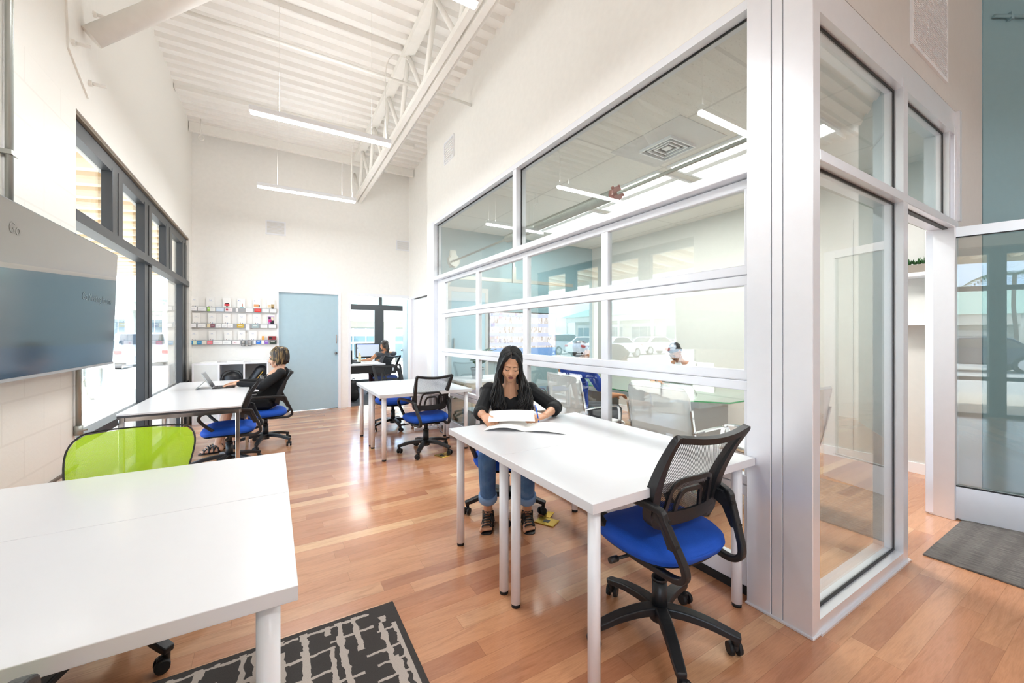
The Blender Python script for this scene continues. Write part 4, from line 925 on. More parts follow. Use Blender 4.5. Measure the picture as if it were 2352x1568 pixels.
        for k in range(190):
            a = rnd.uniform(-2.75, 2.75); s = math.sin(a); c = math.cos(a); z1 = rnd.uniform(-.085, -.045) if abs(a) < 2.05 else -.02 + .06 * (abs(a) - 2.05)
            pts = [hp3((.02 * s, .02 + .0 * c, .134)), hp3((.080 * s, .03 + .085 * c, .09)), hp3((.094 * s, .03 + .100 * c, .02)), hp3((.088 * s, .02 + .098 * c, z1 * .6)), hp3((.080 * s, .0 + .095 * c, z1 - .02))]
            H.tube(smoothpath(pts, 4), [.006] * 13 + [.005, .004, .003, .001], seg=5)
        H.build('hair', hairm, t, recalc=False)
    elif hair == 'pony':
        cap = [('e', (0, .028, .038), (.082, .098, .086)), ('e', (0, .05, -.02), (.072, .06, .07)), ('c', (0, .10, .02), (.0, .125, -.10), .035, .042), ('c', (0, .125, -.10), (0.01, .12, -.17), .042, .02)]
        load(H, blob(XF(Mh, cap), .006, 3)); H.build('hair', hairm, t, recalc=False)
    else:
        cap = [('e', (0, .030, .042), (.080, .094, .083)), ('e', (0, .06, -.02), (.066, .045, .05)), ('e', (0, -.03, .07), (.06, .05, .035))]
        load(H, blob(XF(Mh, cap), .006, 2)); H.build('hair', hairm, t, recalc=False)
    return t
def hair_mat(name, a, b_, rough=.38, sc=50):
    g = NT(name); n1 = g.noise(g.comb(*[g.math('MULTIPLY', v, k) for v, k in zip(g.xyz(), (sc, sc, 4))]), 1.0, 2); g.base(g.ramp(n1, [(.48, a), (.68, b_)]), rough); return g.m
hair_blk = hair_mat('black_hair', '070608', '120F12', .45); hair_hi = hair_mat('dark_hair_with_blond_streaks', '241D1A', 'A88C5E', .4, 60); hair_br = hair_mat('dark_brown_hair', '1A1412', '33271F')
g = NT('denim_weave'); n1 = g.noise(g.tc.outputs['Object'], 7, 3); n2 = g.noise(g.tc.outputs['Object'], 300, 2); c = g.ramp(n1, [(.3, '38598A'), (.55, '4F78A8'), (.75, '7A9DC6')]); c = g.mix(.25, c, g.ramp(n2, [(.4, (.6, .6, .6)), (.6, (1.2, 1.2, 1.2))]), 'MULTIPLY'); g.base(c, .9); g.bump(n2, .2, .002); denim_w = g.m

# the woman reading at the table
pm = figure('woman with long wavy black hair in a black blouse reading papers at the table', (1.55, 2.68, 0), -math.radians(30),
    dict(head=(.040, -.055, 1.118), pitch=math.radians(21), yaw=math.radians(5), roll=math.radians(4), neck=(.035, .0, .955), chest=(.035, .02, .80), pelvis=(.01, .01, .545),
         shL=(-.125, .02, .915), shR=(.195, .02, .915), elL=(-.185, -.17, .775), elR=(.375, -.10, .800), wrL=(-.150, -.36, .792), wrR=(.275, -.315, .782), hdL=(.55, -1, -.18), hdR=(-.92, -.55, -.10), hnL=(.55, .1, -1), hnR=(-.1, .2, -1),
         knL=(-.125, -.40, .520), knR=(.135, -.42, .515), anL=(-.125, -.245, .095), anR=(.155, -.245, .095), ftL=(-.05, -1, 0), ftR=(.05, -1, 0)),
    skin, blk_fab, denim_w, voxel=.0042, hair='long', hairm=hair_blk, sleeves='rolled', legs='cuffed', shoe=blk, curl=.75, neck_low=True)
# the woman at the laptop
figure('woman with a short streaked bob and black dress typing on a laptop by the window', (-.08, 5.75, 0), -PI / 2,
    dict(head=(0, .13, 1.075), pitch=math.radians(14), neck=(0, .17, .93), chest=(0, .10, .78), pelvis=(0, .025, .545), shL=(-.155, .16, .885), shR=(.155, .16, .885), elL=(-.20, -.04, .755), elR=(.21, -.03, .745), wrL=(-.09, -.27, .785), wrR=(.10, -.275, .78),
         hdL=(.1, -1, -.12), hdR=(-.1, -1, -.12), knL=(-.09, -.36, .53), knR=(.10, -.36, .53), anL=(-.08, -.45, .09), anR=(.09, -.47, .09)),
    skin_l, blk_fab, blk_fab, hair='bob', hairm=hair_hi, legs='skirt', shoe=blk, curl=.35, det=1)
figure('woman in a grey sleeveless top seen from behind at the office computer', (2.17, 9.15, 0), math.radians(202),
    dict(head=(.02, -.02, 1.13), pitch=math.radians(8), neck=(0, .02, .98), chest=(0, .02, .80), pelvis=(0, .0, .55), shL=(-.225, .02, .94), shR=(.225, .02, .94), elL=(-.27, -.15, .80), elR=(.32, -.08, .82), wrL=(-.18, -.38, .79), wrR=(.33, -.36, .79), knL=(-.1, -.40, .53), knR=(.1, -.40, .53), anL=(-.1, -.38, .09), anR=(.1, -.38, .09)),
    skin_t, grey_fab, plaid, hair='pony', hairm=hair_br, face=False, sleeves='none', shoe=blk)
figure('dark-haired man in a royal blue shirt seen from behind in the meeting room', (2.80, 3.25, 0), PI / 2,
    dict(head=(.05, -.06, 1.165), pitch=math.radians(10), neck=(.03, .02, 1.0), chest=(.02, .03, .80), pelvis=(0, .06, .56), shL=(-.20, .03, .955), shR=(.22, .03, .955), elL=(-.28, -.10, .735), elR=(.36, -.05, .79), wrL=(-.24, -.30, .72), wrR=(.52, -.12, 1.0), knL=(-.12, -.40, .53), knR=(.12, -.40, .53), anL=(-.12, -.36, .09), anR=(.12, -.36, .09)),
    skin_t, royal, mat('charcoal_trousers', '3A3C42', .85), hair='short', hairm=hair_br, face=False, sleeves='short', shoe=blk, det=.2)
figure('dark-haired person in a white shirt leaning over the glass table in the meeting room', (4.95, 3.55, 0), -PI / 2,
    dict(head=(0, -.20, 1.12), pitch=math.radians(48), neck=(0, -.10, .99), chest=(0, -.04, .82), pelvis=(0, .06, .56), shL=(-.18, -.07, .94), shR=(.18, -.07, .94), elL=(-.26, -.30, .80), elR=(.26, -.30, .80), wrL=(-.12, -.50, .775), wrR=(.14, -.50, .775), knL=(-.1, -.36, .53), knR=(.1, -.36, .53), anL=(-.1, -.3, .09), anR=(.1, -.3, .09)),
    skin_t, white_fab, mat('charcoal_trousers', '', .85), hair='short', hairm=hair_br, sleeves='long', shoe=blk)

# ================================================================ things on the tables
b = MB(); 
def page(p00, p10, p11, p01, lift, n=8):
    A, B, C, D = map(Vector, (p00, p10, p11, p01))
    def fn(u, v):
        p = A.lerp(B, u).lerp(D.lerp(C, u), v); p.z += lift * math.sin(PI * min(1, u * 1.0)) ; return p
    return fn
t = thing('open_booklet', 'open white booklet lying on the table under the reading woman\'s hands', 'booklet', (1.40, 2.12, .742))
sp0, sp1 = Vector((1.345, 2.09, 0)), Vector((1.50, 2.29, 0)); o_ = Vector((1.40, 2.12, 0))
def rel(v, z=0): v = Vector(v) - o_; v.z = z; return v
for nm, (a, d, lf) in (('left_page', ((1.135, 2.24, 0), (1.28, 2.40, 0), .022)), ('right_page', ((1.52, 1.90, 0), (1.70, 2.11, 0), .010))):
    b = MB(); b.grid(page(rel(sp0, .001), rel(a, .001), rel(d, .001), rel(sp1, .001), lf), 10, 4); ob = b.build(nm, paper, t)
    for k in range(7):
        b = None
lines = mat('printed_text_grey', 'D3D5DC', .8)
b = MB(); O0, O1 = rel((1.52, 1.90, 0)), rel((1.70, 2.11, 0)); R0, R1 = rel(sp0), rel(sp1)
for k in range(8):
    v = .16 + k * .09; A = R0.lerp(R1, v); B = O0.lerp(O1, v)
    b.tube([A.lerp(B, .12 + .75 * i / 8) + Vector((0, 0, .0022 + .010 * math.sin(PI * (.12 + .75 * i / 8)))) for i in range(9)], 1, sq=(.0018, .0004), up=(0, 0, 1))
b.build('text_lines', lines, t)
t = thing('held_sheet', 'white printed sheet held up between the reading woman\'s hands', 'paper', (1.35, 2.25, .79))
b = MB(); q = [Vector((-.150, .052, -.012)), Vector((.125, -.085, -.012)), Vector((.215, .065, .028)), Vector((-.06, .20, .028))]
b.grid(lambda u, v: (lambda p: p + Vector((0, 0, .006 * math.sin(PI * u))))(q[0].lerp(q[1], u).lerp(q[3].lerp(q[2], u), v)), 8, 4); b.build('sheet', paper, t)
b = MB()
for k in range(7):
    v = .15 + k * .11; A = q[0].lerp(q[3], v).lerp(q[1].lerp(q[2], v), .12); B = q[0].lerp(q[3], v).lerp(q[1].lerp(q[2], v), .85 - .2 * (k % 3 == 2)); b.tube([A.lerp(B, i / 6) + Vector((0, 0, .0012 + .006 * math.sin(PI * (.12 + .73 * i / 6)))) for i in range(7)], 1, sq=(.0018, .0004), up=(0, 0, 1))
b.build('text_lines', lines, t)
b = MB(); b.cyl((1.555, 2.235, .755), (1.545, 2.262, .865), .0045, seg=12); b.cyl((1.5555, 2.233, .745), (1.555, 2.235, .756), .001, .0045, seg=10)
tag(b.build('blue_pen', mat('blue_pen_plastic', '1D5FD0', .3)), 'bright blue pen held in the reading woman\'s hand', 'pen')
# laptop
t = thing('laptop', 'slim black tablet laptop with a kickstand on the window desk', 'laptop', (-.50, 5.70, .742), PI / 2)
MB().box((-.135, -.12, 0), (.135, .09, .008), bev=.003, seg=1).build('keyboard_base', blk, t)
b = MB()
for i in range(12):
    for j in range(5): b.box((-.12 + i * .0203, -.035 + j * .022, .008), (-.104 + i * .0203, -.019 + j * .022, .0105))
b.build('keys', mat('key_grey', '3B3D42', .5), t)
M_ = T(0, .085, .006) @ Matrix.Rotation(-math.radians(28), 4, 'X')
sc = MB().box((-.14, 0, 0), (.14, .008, .20), M=M_, bev=.003, seg=1).build('screen', mat('silver_case', 'B9BCC0', .35, .7), t)
MB().box((-.13, -.001, .01), (.13, .0, .19), M=M_).build('display', blk_gloss, sc)
MB().tube([M_ @ Vector((0, .01, .11)), Vector((0, .24, .004))], 1, sq=(.22, .003), up=(0, 0, 1)).build('kickstand', galv, t)

# ================================================================ television on the block wall
g = NT('tv_painted_reflection'); X, Y, Z = g.xyz(); Z_ = g.math('SUBTRACT', Z, g.math('ADD', g.math('MULTIPLY', Y, .078), .03))
c = g.mix(g.math('GREATER_THAN', Z_, .13), '314249', '6F6C66'); c = g.mix(g.math('LESS_THAN', Z, -.24), c, '2C475E')  # sloping beige and slate bands paint the partition's reflection into the screen colour
lnm = g.math('MULTIPLY', g.math('GREATER_THAN', Z_, .118), g.math('LESS_THAN', Z_, .14)); c = g.mix(lnm, c, '7E766C')
g.base(c, .12); g.b.inputs['Specular IOR Level'].default_value = .8; g.l(c, g.b.inputs['Emission Color']); g.b.inputs['Emission Strength'].default_value = .05
t = thing('television', 'large wall-mounted flat television with a dim Go Meeting Rooms slide and painted reflection bands', 'television', (-.965, 3.19, 1.53)); t.rotation_euler = (0, math.radians(2), 0)
MB().box((-.035, -.80, -.388), (.0, .70, .388), bev=.004, seg=1).build('casing', mat('grey_bezel', '6F7276', .35, .5), t)
MB().box((-.036, -.80, -.388), (.004, .70, -.374)).build('lower_bezel', mat('silver_bezel', 'B4B6B8', .35, .4), t)
MB().box((0, -.79, -.373), (.002, .69, .38)).build('screen', g.m, t)
b = MB(); b.box((-.10, -.25, -.15), (-.035, .25, .15)); b.build('wall_bracket', blk, t)
def text(s, size, mt, parent, M, ext=.0004, name='lettering', align='CENTER'):
    cu = bpy.data.curves.new(name, 'FONT'); cu.body = s; cu.size = size; cu.extrude = ext; cu.align_x = align; cu.align_y = 'CENTER'
    ob = bpy.data.objects.new(name, cu); COL.objects.link(ob); bpy.context.view_layer.update()
    me = bpy.data.meshes.new_from_object(ob.evaluated_get(bpy.context.evaluated_depsgraph_get())); bpy.data.objects.remove(ob)
    me.materials.clear(); me.materials.append(mt); o2 = bpy.data.objects.new(name, me); COL.objects.link(o2); o2.parent = parent; o2.matrix_local = M; return o2
tvt = mat('dim_white_text', '6E7F86', .5, em=.03)
Mt = lambda y, z: Matrix(((0, 0, 1, .003), (1, 0, 0, y), (0, 1, 0, z), (0, 0, 0, 1)))
text('Go Meeting Rooms', .062, tvt, t, Mt(.36, .045)); text('Go', .07, mat('dim_grey_text', '77746E', .5), t, Mt(-.62, .27))
# ================================================================ rail display on the back wall
def rail(z, label):
    t = thing('wall_rail', label, 'shelf', (-.545, 7.96, z)); MB().box((-.60, -.003, -.035), (.60, .0, .035)).build('lip', mat('brushed_rail', 'A4A6A9', .4, .4), t); MB().box((-.60, -.003, -.037), (.60, .039, -.033)).build('tray', mat('brushed_rail', '', .4), t)
for z, n in ((1.768, 'top'), (1.505, 'middle'), (1.235, 'bottom')): rail(z, n + ' grey metal brochure rail on the back wall')
BR = [[(-1.112, -1.013), (-0.912, -0.806), (-0.701, -0.592), (-0.506, -0.399), (-0.288, -0.184), (-0.089, 0.021)], [(-1.089, -0.992), (-0.891, -0.793), (-0.695, -0.598), (-0.493, -0.393), (-0.281, -0.181), (-0.076, 0.021)], [(-1.115, -1.016), (-0.885, -0.793), (-0.682, -0.579), (-0.499, -0.396), (-0.337, -0.238)]]
ordn = ['first', 'second', 'third', 'fourth', 'fifth', 'sixth', 'seventh', 'eighth', 'ninth', 'tenth', 'eleventh', 'twelfth', 'thirteenth', 'fourteenth', 'fifteenth']
rowz = [(1.80, 1.955), (1.54, 1.697), (1.27, 1.417)]; rown = ['top', 'middle', 'bottom']
cm = lambda h: mat('print_' + h, h, .6, var=.02)
for r, row in enumerate(BR):
    for k, (x0, x1) in enumerate(row):
        z0, z1 = rowz[r]; cx = (x0 + x1) / 2; w = x1 - x0; h = z1 - z0 + .04; sp = (r == 0 and k >= 2) or (r == 1 and k == 5)
        kindtxt = {(0, 2): 'white brochure with a red and black block', (0, 3): 'white brochure with a small standing figure', (0, 4): 'white brochure with an orange and black picture', (0, 5): 'white brochure with a pale patterned picture', (1, 5): 'magazine with a pink and purple cover'}.get((r, k), 'white brochure with a faint blue smile mark')
        t = thing('brochure', '%s, %s from the left on the %s rail' % (kindtxt, ordn[k], rown[r]), 'brochure', (cx, 7.985, z0 - .035), 0, 'brochures on the wall rails'); t.rotation_euler = (math.radians(5), 0, 0)
        MB().box((-w / 2, -.008, 0), (w / 2, 0, h)).build('cover', paper, t)
        b = MB(); F = -.0088
        def rc(a, c, d, e, mi=0): b.box((a * w, F, c * h), (d * w, -.008, e * h), mi)
        if not sp:
            b.tube([(w * (.18 + .13 * math.cos(a)) - .02, F, h * .80 + w * .13 * math.sin(a)) for a in [PI + PI * i / 10 * .95 for i in range(11)]], .0018, seg=5, mi=0)
            rc(-.35, .66, .35, .675, 1)
            for q, (px, pz) in enumerate(((-.4, .12), (-.1, .10), (.05, .2), (.38, .14), (-.25, .22))): rc(px, pz, px + .09, pz + .05, 2 + q % 3)
            ms = [cm('9FB0D8'), cm('CFD3DE'), cm('2A2E3A'), cm('8A5A6A'), cm('4A6AA0')]
        elif (r, k) == (0, 2): rc(-.2, .50, .25, .57, 1); rc(-.3, .33, .32, .5, 0); rc(-.1, .22, .15, .33, 2); ms = [cm('E0404C'), cm('2B2B2E'), cm('7A8A82')]
        elif (r, k) == (0, 3): rc(-.35, .78, -.25, .85, 1); rc(-.2, .75, -.1, .82, 1); rc(.15, .3, .22, .55, 0); rc(-.1, .22, .3, .3, 2); ms = [cm('C87A5A'), cm('7A90D0'), cm('8FC4CE')]
        elif (r, k) == (0, 4): rc(-.4, .3, .3, .55, 0); rc(-.05, .3, .42, .48, 1); rc(-.35, .8, -.2, .87, 2); ms = [cm('E3A878'), cm('25262A'), cm('6F86CE')]
        elif (r, k) == (0, 5): rc(-.4, .3, 0, .55, 0); rc(.05, .25, .48, .6, 1); rc(.1, .2, .4, .35, 2); ms = [cm('E6CDA8'), cm('B59C6E'), cm('2A2723')]
        else: rc(-.48, .1, .48, .85, 0); rc(-.4, .35, .1, .6, 1); rc(-.1, .2, .45, .5, 2); rc(.0, .5, .35, .8, 3); rc(-.4, .62, -.05, .8, 4); ms = [cm('B78FC4'), cm('D43C8A'), cm('26262E'), cm('E6E0C0'), cm('3A2A3A')]
        b.build('print', ms, t)
CD = [[(-1.135, -1.033, 'F2F2F4'), (-1.019, -.915, 'F4F4F4'), (-.90, -.866, 'A5D85A'), (-.864, -.80, 'F4F6F2'), (-.784, -.686, 'CFE0F2'), (-.667, -.569, 'F0E6E8'), (-.525, -.493, 'F4F4F4'), (-.39, -.291, 'F2F3F2'), (-.268, -.171, 'DB3B36'), (-.157, -.061, 'F1F1F4'), (-.048, .052, 'F6F4F2')],
      [(-1.141, -1.042, 'F2F2F6'), (-1.019, -.921, 'F5F5F5'), (-.903, -.862, 'EBD9B0'), (-.858, -.803, '8C5A66'), (-.784, -.716, 'F4F4F4'), (-.71, -.641, 'F3F4F5'), (-.636, -.563, 'F5F4F4'), (-.509, -.416, 'D3B248'), (-.39, -.334, 'F2F2F6'), (-.301, -.211, 'A9BEC2'), (-.181, -.083, 'F4F4F4'), (-.062, .042, 'EFF0F4')],
      [(-1.144, -1.079, '3F8FC4'), (-1.077, -1.035, 'DDE9CF'), (-1.03, -.97, '3D92C8'), (-.968, -.909, 'EDE6DA'), (-.90, -.833, 'F0808C'), (-.824, -.703, 'F5F5F5'), (-.692, -.59, 'F2F4F4'), (-.569, -.47, 'F8EEF0'), (-.448, -.396, '2A2B30'), (-.36, -.308, '2C2D33'), (-.278, -.248, 'E8EAF2'), (-.241, -.181, '2C74D0'), (-.167, -.125, 'F2F0F6'), (-.123, -.069, '8A62C4'), (-.048, .045, '24322E')]]
cname = {'A5D85A': 'lime green', 'CFE0F2': 'pale blue', 'DB3B36': 'red', 'EBD9B0': 'cream', '8C5A66': 'dark pink', 'D3B248': 'yellow and teal', 'A9BEC2': 'grey teal', '3F8FC4': 'bright blue', '3D92C8': 'sky blue', 'DDE9CF': 'pale green', 'F0808C': 'pink', '2A2B30': 'black and white striped', '2C2D33': 'black and white striped', '2C74D0': 'royal blue', '8A62C4': 'purple', '24322E': 'dark green', 'F8EEF0': 'white with a red dot', 'F0E6E8': 'white with a red and navy picture'}
for r, row in enumerate(CD):
    zc = (1.768, 1.505, 1.235)[r]
    for k, (x0, x1, c) in enumerate(row):
        tall = c in ('2A2B30', '2C2D33') or (r == 1 and k == 8); hh = .060 if not tall else .095; b = MB(); zt = zc + .028; y0 = 7.9515 if k % 2 else 7.9495
        b.box((x0, y0, zt - hh), (x1, y0 + .0035, zt), 0); w = x1 - x0
        if tall and r == 2:
            for i in range(4): b.box((x0 + .008, y0 - .0006, zt - .02 - i * .02), (x1 - .008, y0, zt - .012 - i * .02), 1)
        elif c.startswith('F') or c == 'E8EAF2':
            b.box((x0 + w * .12, y0 - .0006, zt - .030), (x1 - w * .2, y0, zt - .026), 1); b.box((x0 + w * .12, y0 - .0006, zt - .042), (x1 - w * .4, y0, zt - .039), 1)
            if c == 'F0E6E8': b.box((x0 + w * .1, y0 - .0008, zt - .045), (x0 + w * .4, y0, zt - .015), 2)
            if c == 'F8EEF0': b.box((x0 + w * .25, y0 - .0008, zt - .035), (x0 + w * .4, y0, zt - .026), 2)
        else: b.box((x0 + w * .15, y0 - .0006, zt - .028), (x1 - w * .2, y0, zt - .020), 1)
        ob = b.build('business_card', [cm(c), cm('C9CCD6') if c.startswith('F') else cm('F0F0EA'), cm('C23A4A')])
        tag(ob, '%s card, %s along the %s wall rail' % (cname.get(c, 'small white'), ordn[k], rown[r]), 'card', 'business cards on the wall rails')
for x0, x1, c, lb in ((-.161, -.127, 'F0A23A', 'small orange card standing above the bottom rail'), (-.069, .045, '8E2A30', 'dark red card standing at the right end above the bottom rail')):
    b = MB(); b.box((x0, 7.965, 1.26), (x1, 7.97, 1.335)); b.box((x0 + .01, 7.9642, 1.28), ((x0 + x1) / 2, 7.965, 1.32), 1); tag(b.build('postcard', [cm(c), cm('2A2422') if c[0] == '8' else cm('F6D8A0')]), lb, 'card')
# ================================================================ cube bookcase
t = thing('cube_bookcase', 'low white cube bookcase against the back wall', 'bookcase', (-.555, 7.79, 0))
b = MB(); W2 = .49
for z in (0, .45, .895): b.box((-W2, -.19, z), (W2, .19, z + .022))
for x in (-W2, -.175, .150, W2 - .022): b.box((x, -.19, 0), (x + .022, .19, .915))
b.build('carcass', leg_white, t); MB().box((-W2, .17, 0), (W2, .185, .91)).build('back_panel', greyw, t)
for z in (.022, .472): MB().box((-W2 + .022, -.185, z), (-.175, -.17, z + .425)).build('door', mat('frosted_panel', 'DDE1E0', .3), t)
def bagblob(prims, m, name, par): b = MB(); load(b, blob(prims, .01, 3)); return b.build(name, m, par, recalc=False)
t = thing('leather_bag', 'glossy black leather handbag in the middle cube of the bookcase', 'bag', (-.555, 7.70, .472)); bagblob([('e', (0, 0, .16), (.14, .06, .15)), ('c', (-.11, 0, .05), (.11, 0, .05), .048, .048)], leather_b, 'bag_body', t)
MB().tube(smoothpath([(-.12, -.05, .03), (-.14, -.06, .20), (-.08, -.065, .31), (.08, -.065, .31), (.14, -.06, .20), (.12, -.05, .03)], 6), .008).build('strap', leather_b, t)
t = thing('backpack', 'black backpack leaning in the right cube of the bookcase', 'bag', (-.235, 7.72, .475)); bagblob([('c', (-.09, 0, .07), (.07, .0, .30), .07, .09), ('c', (-.10, -.02, .05), (.02, -.03, .12), .05, .06)], leather_b, 'bag_body', t)
MB().tube([(-.11, -.09, .03), (0, -.10, .15), (.10, -.10, .30)], .006).build('zip', brass, t)
for i, (x, n) in enumerate(((-.86, 'left'), (-.52, 'middle'), (-.20, 'right'))):
    b = MB()
    for k in range(4): b.box((x - .11 + .004 * k, 7.66 + .01 * (k % 2), .9175 + k * .006), (x + .11 + .003 * k, 7.86, .9225 + k * .006))
    tag(b.build('paper_stack', [paper]), 'low stack of papers on the bookcase top, %s one' % n, 'papers', 'paper stacks on the bookcase')
# ================================================================ floor things
g = NT('crosshatch_rug'); X, Y, Z = g.xyz()
dn = g.noise(g.tc.outputs['Object'], 22, 3); wob = g.math('MULTIPLY', g.math('SUBTRACT', dn, .5), .035)
def lines_(c, o2, per, wd_, seed):
    i = g.math('FLOOR', g.math('DIVIDE', c, per)); jit = g.math('MULTIPLY', g.math('SUBTRACT', g.white(g.comb(i, seed, 0)), .5), per * .7)
    ctr = g.math('MULTIPLY', g.math('ADD', i, .5), per); d_ = g.math('ABSOLUTE', g.math('SUBTRACT', g.math('SUBTRACT', g.math('ADD', c, wob), ctr), jit))
    gap = g.noise(g.comb(g.math('MULTIPLY', o2, 5.5), g.math('MULTIPLY', i, 3.3), seed), 1.0, 1); on = g.math('GREATER_THAN', gap, .44)
    ww = g.math('MULTIPLY', g.math('ADD', .35, g.noise(g.comb(g.math('MULTIPLY', o2, 14), i, seed), 1, 2)), wd_)
    return g.math('MULTIPLY', g.math('LESS_THAN', d_, ww), on)
L1 = lines_(X, Y, .075, .012, 1.0); L2 = lines_(Y, X, .085, .009, 2.0); L3 = lines_(X, Y, .17, .016, 5.0)
m_ = g.math('MAXIMUM', g.math('MAXIMUM', L1, L2), L3)
ex = g.math('LESS_THAN', X, .49); m_ = g.math('MULTIPLY', m_, g.math('MULTIPLY', ex, g.math('LESS_THAN', Y, 2.0)))
pile = g.noise(g.tc.outputs['Object'], 420, 2)
c = g.mix(m_, g.mix(pile, '2E2B2A', '4A4644'), g.mix(pile, 'A49A92', 'C9C0B8')); g.base(c, .95); g.bump(g.math('ADD', pile, g.math('MULTIPLY', m_, .4)), .5, .004)
tag(MB().box((-1.0, .15, .0005), (.516, 2.025, .009), bev=.003, seg=1).build('area_rug', g.m), 'charcoal rug with broken beige crossed lines at bottom left', 'rug')
g = NT('ribbed_mat'); X, Y, Z = g.xyz(); s1 = g.math('SINE', g.math('MULTIPLY', X, 190)); n1 = g.noise(g.comb(g.math('MULTIPLY', X, 30), g.math('MULTIPLY', Y, 4), Z), 3, 3); n2 = g.noise(g.tc.outputs['Object'], 160, 2)
br = g.math('GREATER_THAN', g.math('SINE', g.math('ADD', g.math('MULTIPLY', Y, 62), g.math('MULTIPLY', n2, 3))), .2)
c = g.ramp(n1, [(.3, '545250'), (.7, '7A7774')]); c = g.mix(g.math('MULTIPLY', br, .25), c, '3C3A39'); g.base(c, .95); g.bump(g.math('ADD', s1, g.math('MULTIPLY', n2, 2)), .5, .004)
tag(MB().box((3.405, -.95, .0005), (4.40, .795, .010), bev=.003, seg=1).build('door_mat', g.m), 'grey ribbed doormat on the wood floor outside the glass door', 'mat')
def brassplate(label, loc, rz):
    t = thing('floor_outlet', label, 'floor outlet', loc, rz); MB().box((-.055, -.075, .0005), (.055, .075, .007), bev=.002, seg=1).build('plate', brass, t)
    MB().box((.0, 0, 0), (.075, .05, .005), M=T(.055, .0, .004) @ Matrix.Rotation(-math.radians(8), 4, 'Y'), bev=.001, seg=1).build('flap', brass, t); MB().box((-.02, -.02, .007), (.02, .02, .009)).build('socket', blk, t)
brassplate('brass floor outlet with open flap beside the woman\'s chair castor', (1.69, 2.33, 0), .5)
brassplate('small brass floor outlet under the back table chair', (1.62, 4.22, 0), .3)
t = thing('power_strip', 'white power strip on the floor behind the back table', 'power strip', (1.87, 5.51, 0), math.radians(-9)); MB().box((-.16, -.03, .0), (.16, .03, .042), bev=.004, seg=1).build('casing', leg_white, t)
b = MB()
for k in range(5): b.box((-.125 + k * .055, -.018, .042), (-.095 + k * .055, .018, .0425))
b.build('sockets', mat('socket_grey', '9EA0A4', .5), t)
MB().tube(smoothpath([(.15, 0, .03), (.19, -.06, .012), (.17, -.2, .006), (.20, -.4, .006)], 6), .004, seg=6).build('cord', blk, t)
# ================================================================ meeting room things
t = thing('sideboard', 'pale wood sideboard behind the partition at the far end of the meeting room', 'cabinet', (2.75, 5.25, 0)); MB().box((-.5, -.3, .0), (.5, .3, .70)).build('carcass', wood_l, t); MB().box((-.52, -.32, .70), (.52, .32, .73)).build('worktop', leg_white, t)
for k in range(3): MB().box((-.49 + k * .33, -.312, .04), (-.18 + k * .33, -.30, .66)).build('door', mat('pale_wood_door', 'CBBBA6', .5, var=.08), t)
t = thing('printer_box', 'blue grey storage box standing under the far end glass', 'box', (2.28, 4.75, 0)); MB().box((-.09, -.2, 0), (.09, .2, .35)).build('box_body', mat('blue_grey_box', '9DB0BC', .5), t); MB().box((-.095, -.205, .33), (.095, .205, .37)).build('lid', mat('blue_grey_box', '', .5), t)
t = thing('potted_plant', 'leafy green potted plant on the sideboard behind the glass', 'plant', (2.50, 5.12, .73)); b = MB(); b.cyl((0, 0, 0), (0, 0, .15), .075, .095, seg=24); b.cyl((0, 0, .13), (0, 0, .16), .10, .10, seg=24); b.build('pot', potm, t); MB().cyl((0, 0, .15), (0, 0, .165), .09).build('soil', soil, t)
rnd = random.Random(5); b = MB(); lf = MB()
for k in range(20):
    a = rnd.uniform(0, 6.28); r_ = rnd.uniform(.08, .30); h = rnd.uniform(.10, .26); e = Vector((r_ * math.cos(a), r_ * math.sin(a), .16 + h)); pts = smoothpath([(0.03 * math.cos(a), .03 * math.sin(a), .16), (e.x * .4, e.y * .4, .16 + h * .75), e], 6); b.tube(pts, .004, seg=5)
    for i in range(4, 13):
        p = pts[min(i, len(pts) - 1)]; d = (pts[min(i, len(pts) - 1)] - pts[min(i, len(pts) - 1) - 1]).normalized(); s = d.cross(Vector((0, 0, 1))).normalized()
        for q in (-1, 1): lf.quad([p, p + s * q * .025 + d * .02 + Vector((0, 0, .012)), p + s * q * .06 + d * .03, p + s * q * .028 - d * .005])
b.build('stems', stemm, t); lf.build('leaves', leafm, t)
g = NT('slide_picture'); X, Y, Z = g.xyz(); i1 = g.noise(g.comb(g.math('MULTIPLY', X, 3), 0, g.math('MULTIPLY', Z, 1.2)), 3.2, 3)
bandz = g.math('GREATER_THAN', g.math('FRACT', g.math('MULTIPLY', Z, 6)), .35); c = g.mix(bandz, 'B9BEDB', g.ramp(i1, [(.0, 'E6E4E8'), (.42, 'C9C4CC'), (.52, 'DAD6DC'), (.60, 'A59690'), (.66, 'E0E0E6')])); c = g.mix(g.math('LESS_THAN', Z, -.20), c, '6E95CC'); c = g.mix(g.math('LESS_THAN', Z, -.36), c, '7D8690')
g.base(c, .2); g.l(c, g.b.inputs['Emission Color']); g.b.inputs['Emission Strength'].default_value = .2
t = thing('television', 'wall television with a bright picture on the blue meeting room wall', 'television', (3.78, 5.88, 1.33)); MB().box((-.70, -.0, -.42), (.70, .045, .42)).build('casing', blk, t); MB().box((-.685, -.002, -.405), (.685, .0, .405)).build('screen', g.m, t)
b = MB(); b.box((2.26, 5.915, 1.14), (2.33, 5.93, 1.25)); b.box((2.29, 5.905, 1.18), (2.30, 5.915, 1.21)); tag(b.build('light_switch', leg_white), 'white light switch plate on the blue wall above the plant', 'switch')
b = MB(); b.box((3.04, 5.91, 1.68), (3.10, 5.93, 1.80)); tag(b.build('wall_plate', mat('tan_plate', 'C7A38A', .5)), 'small tan wall plate left of the meeting television', 'switch')
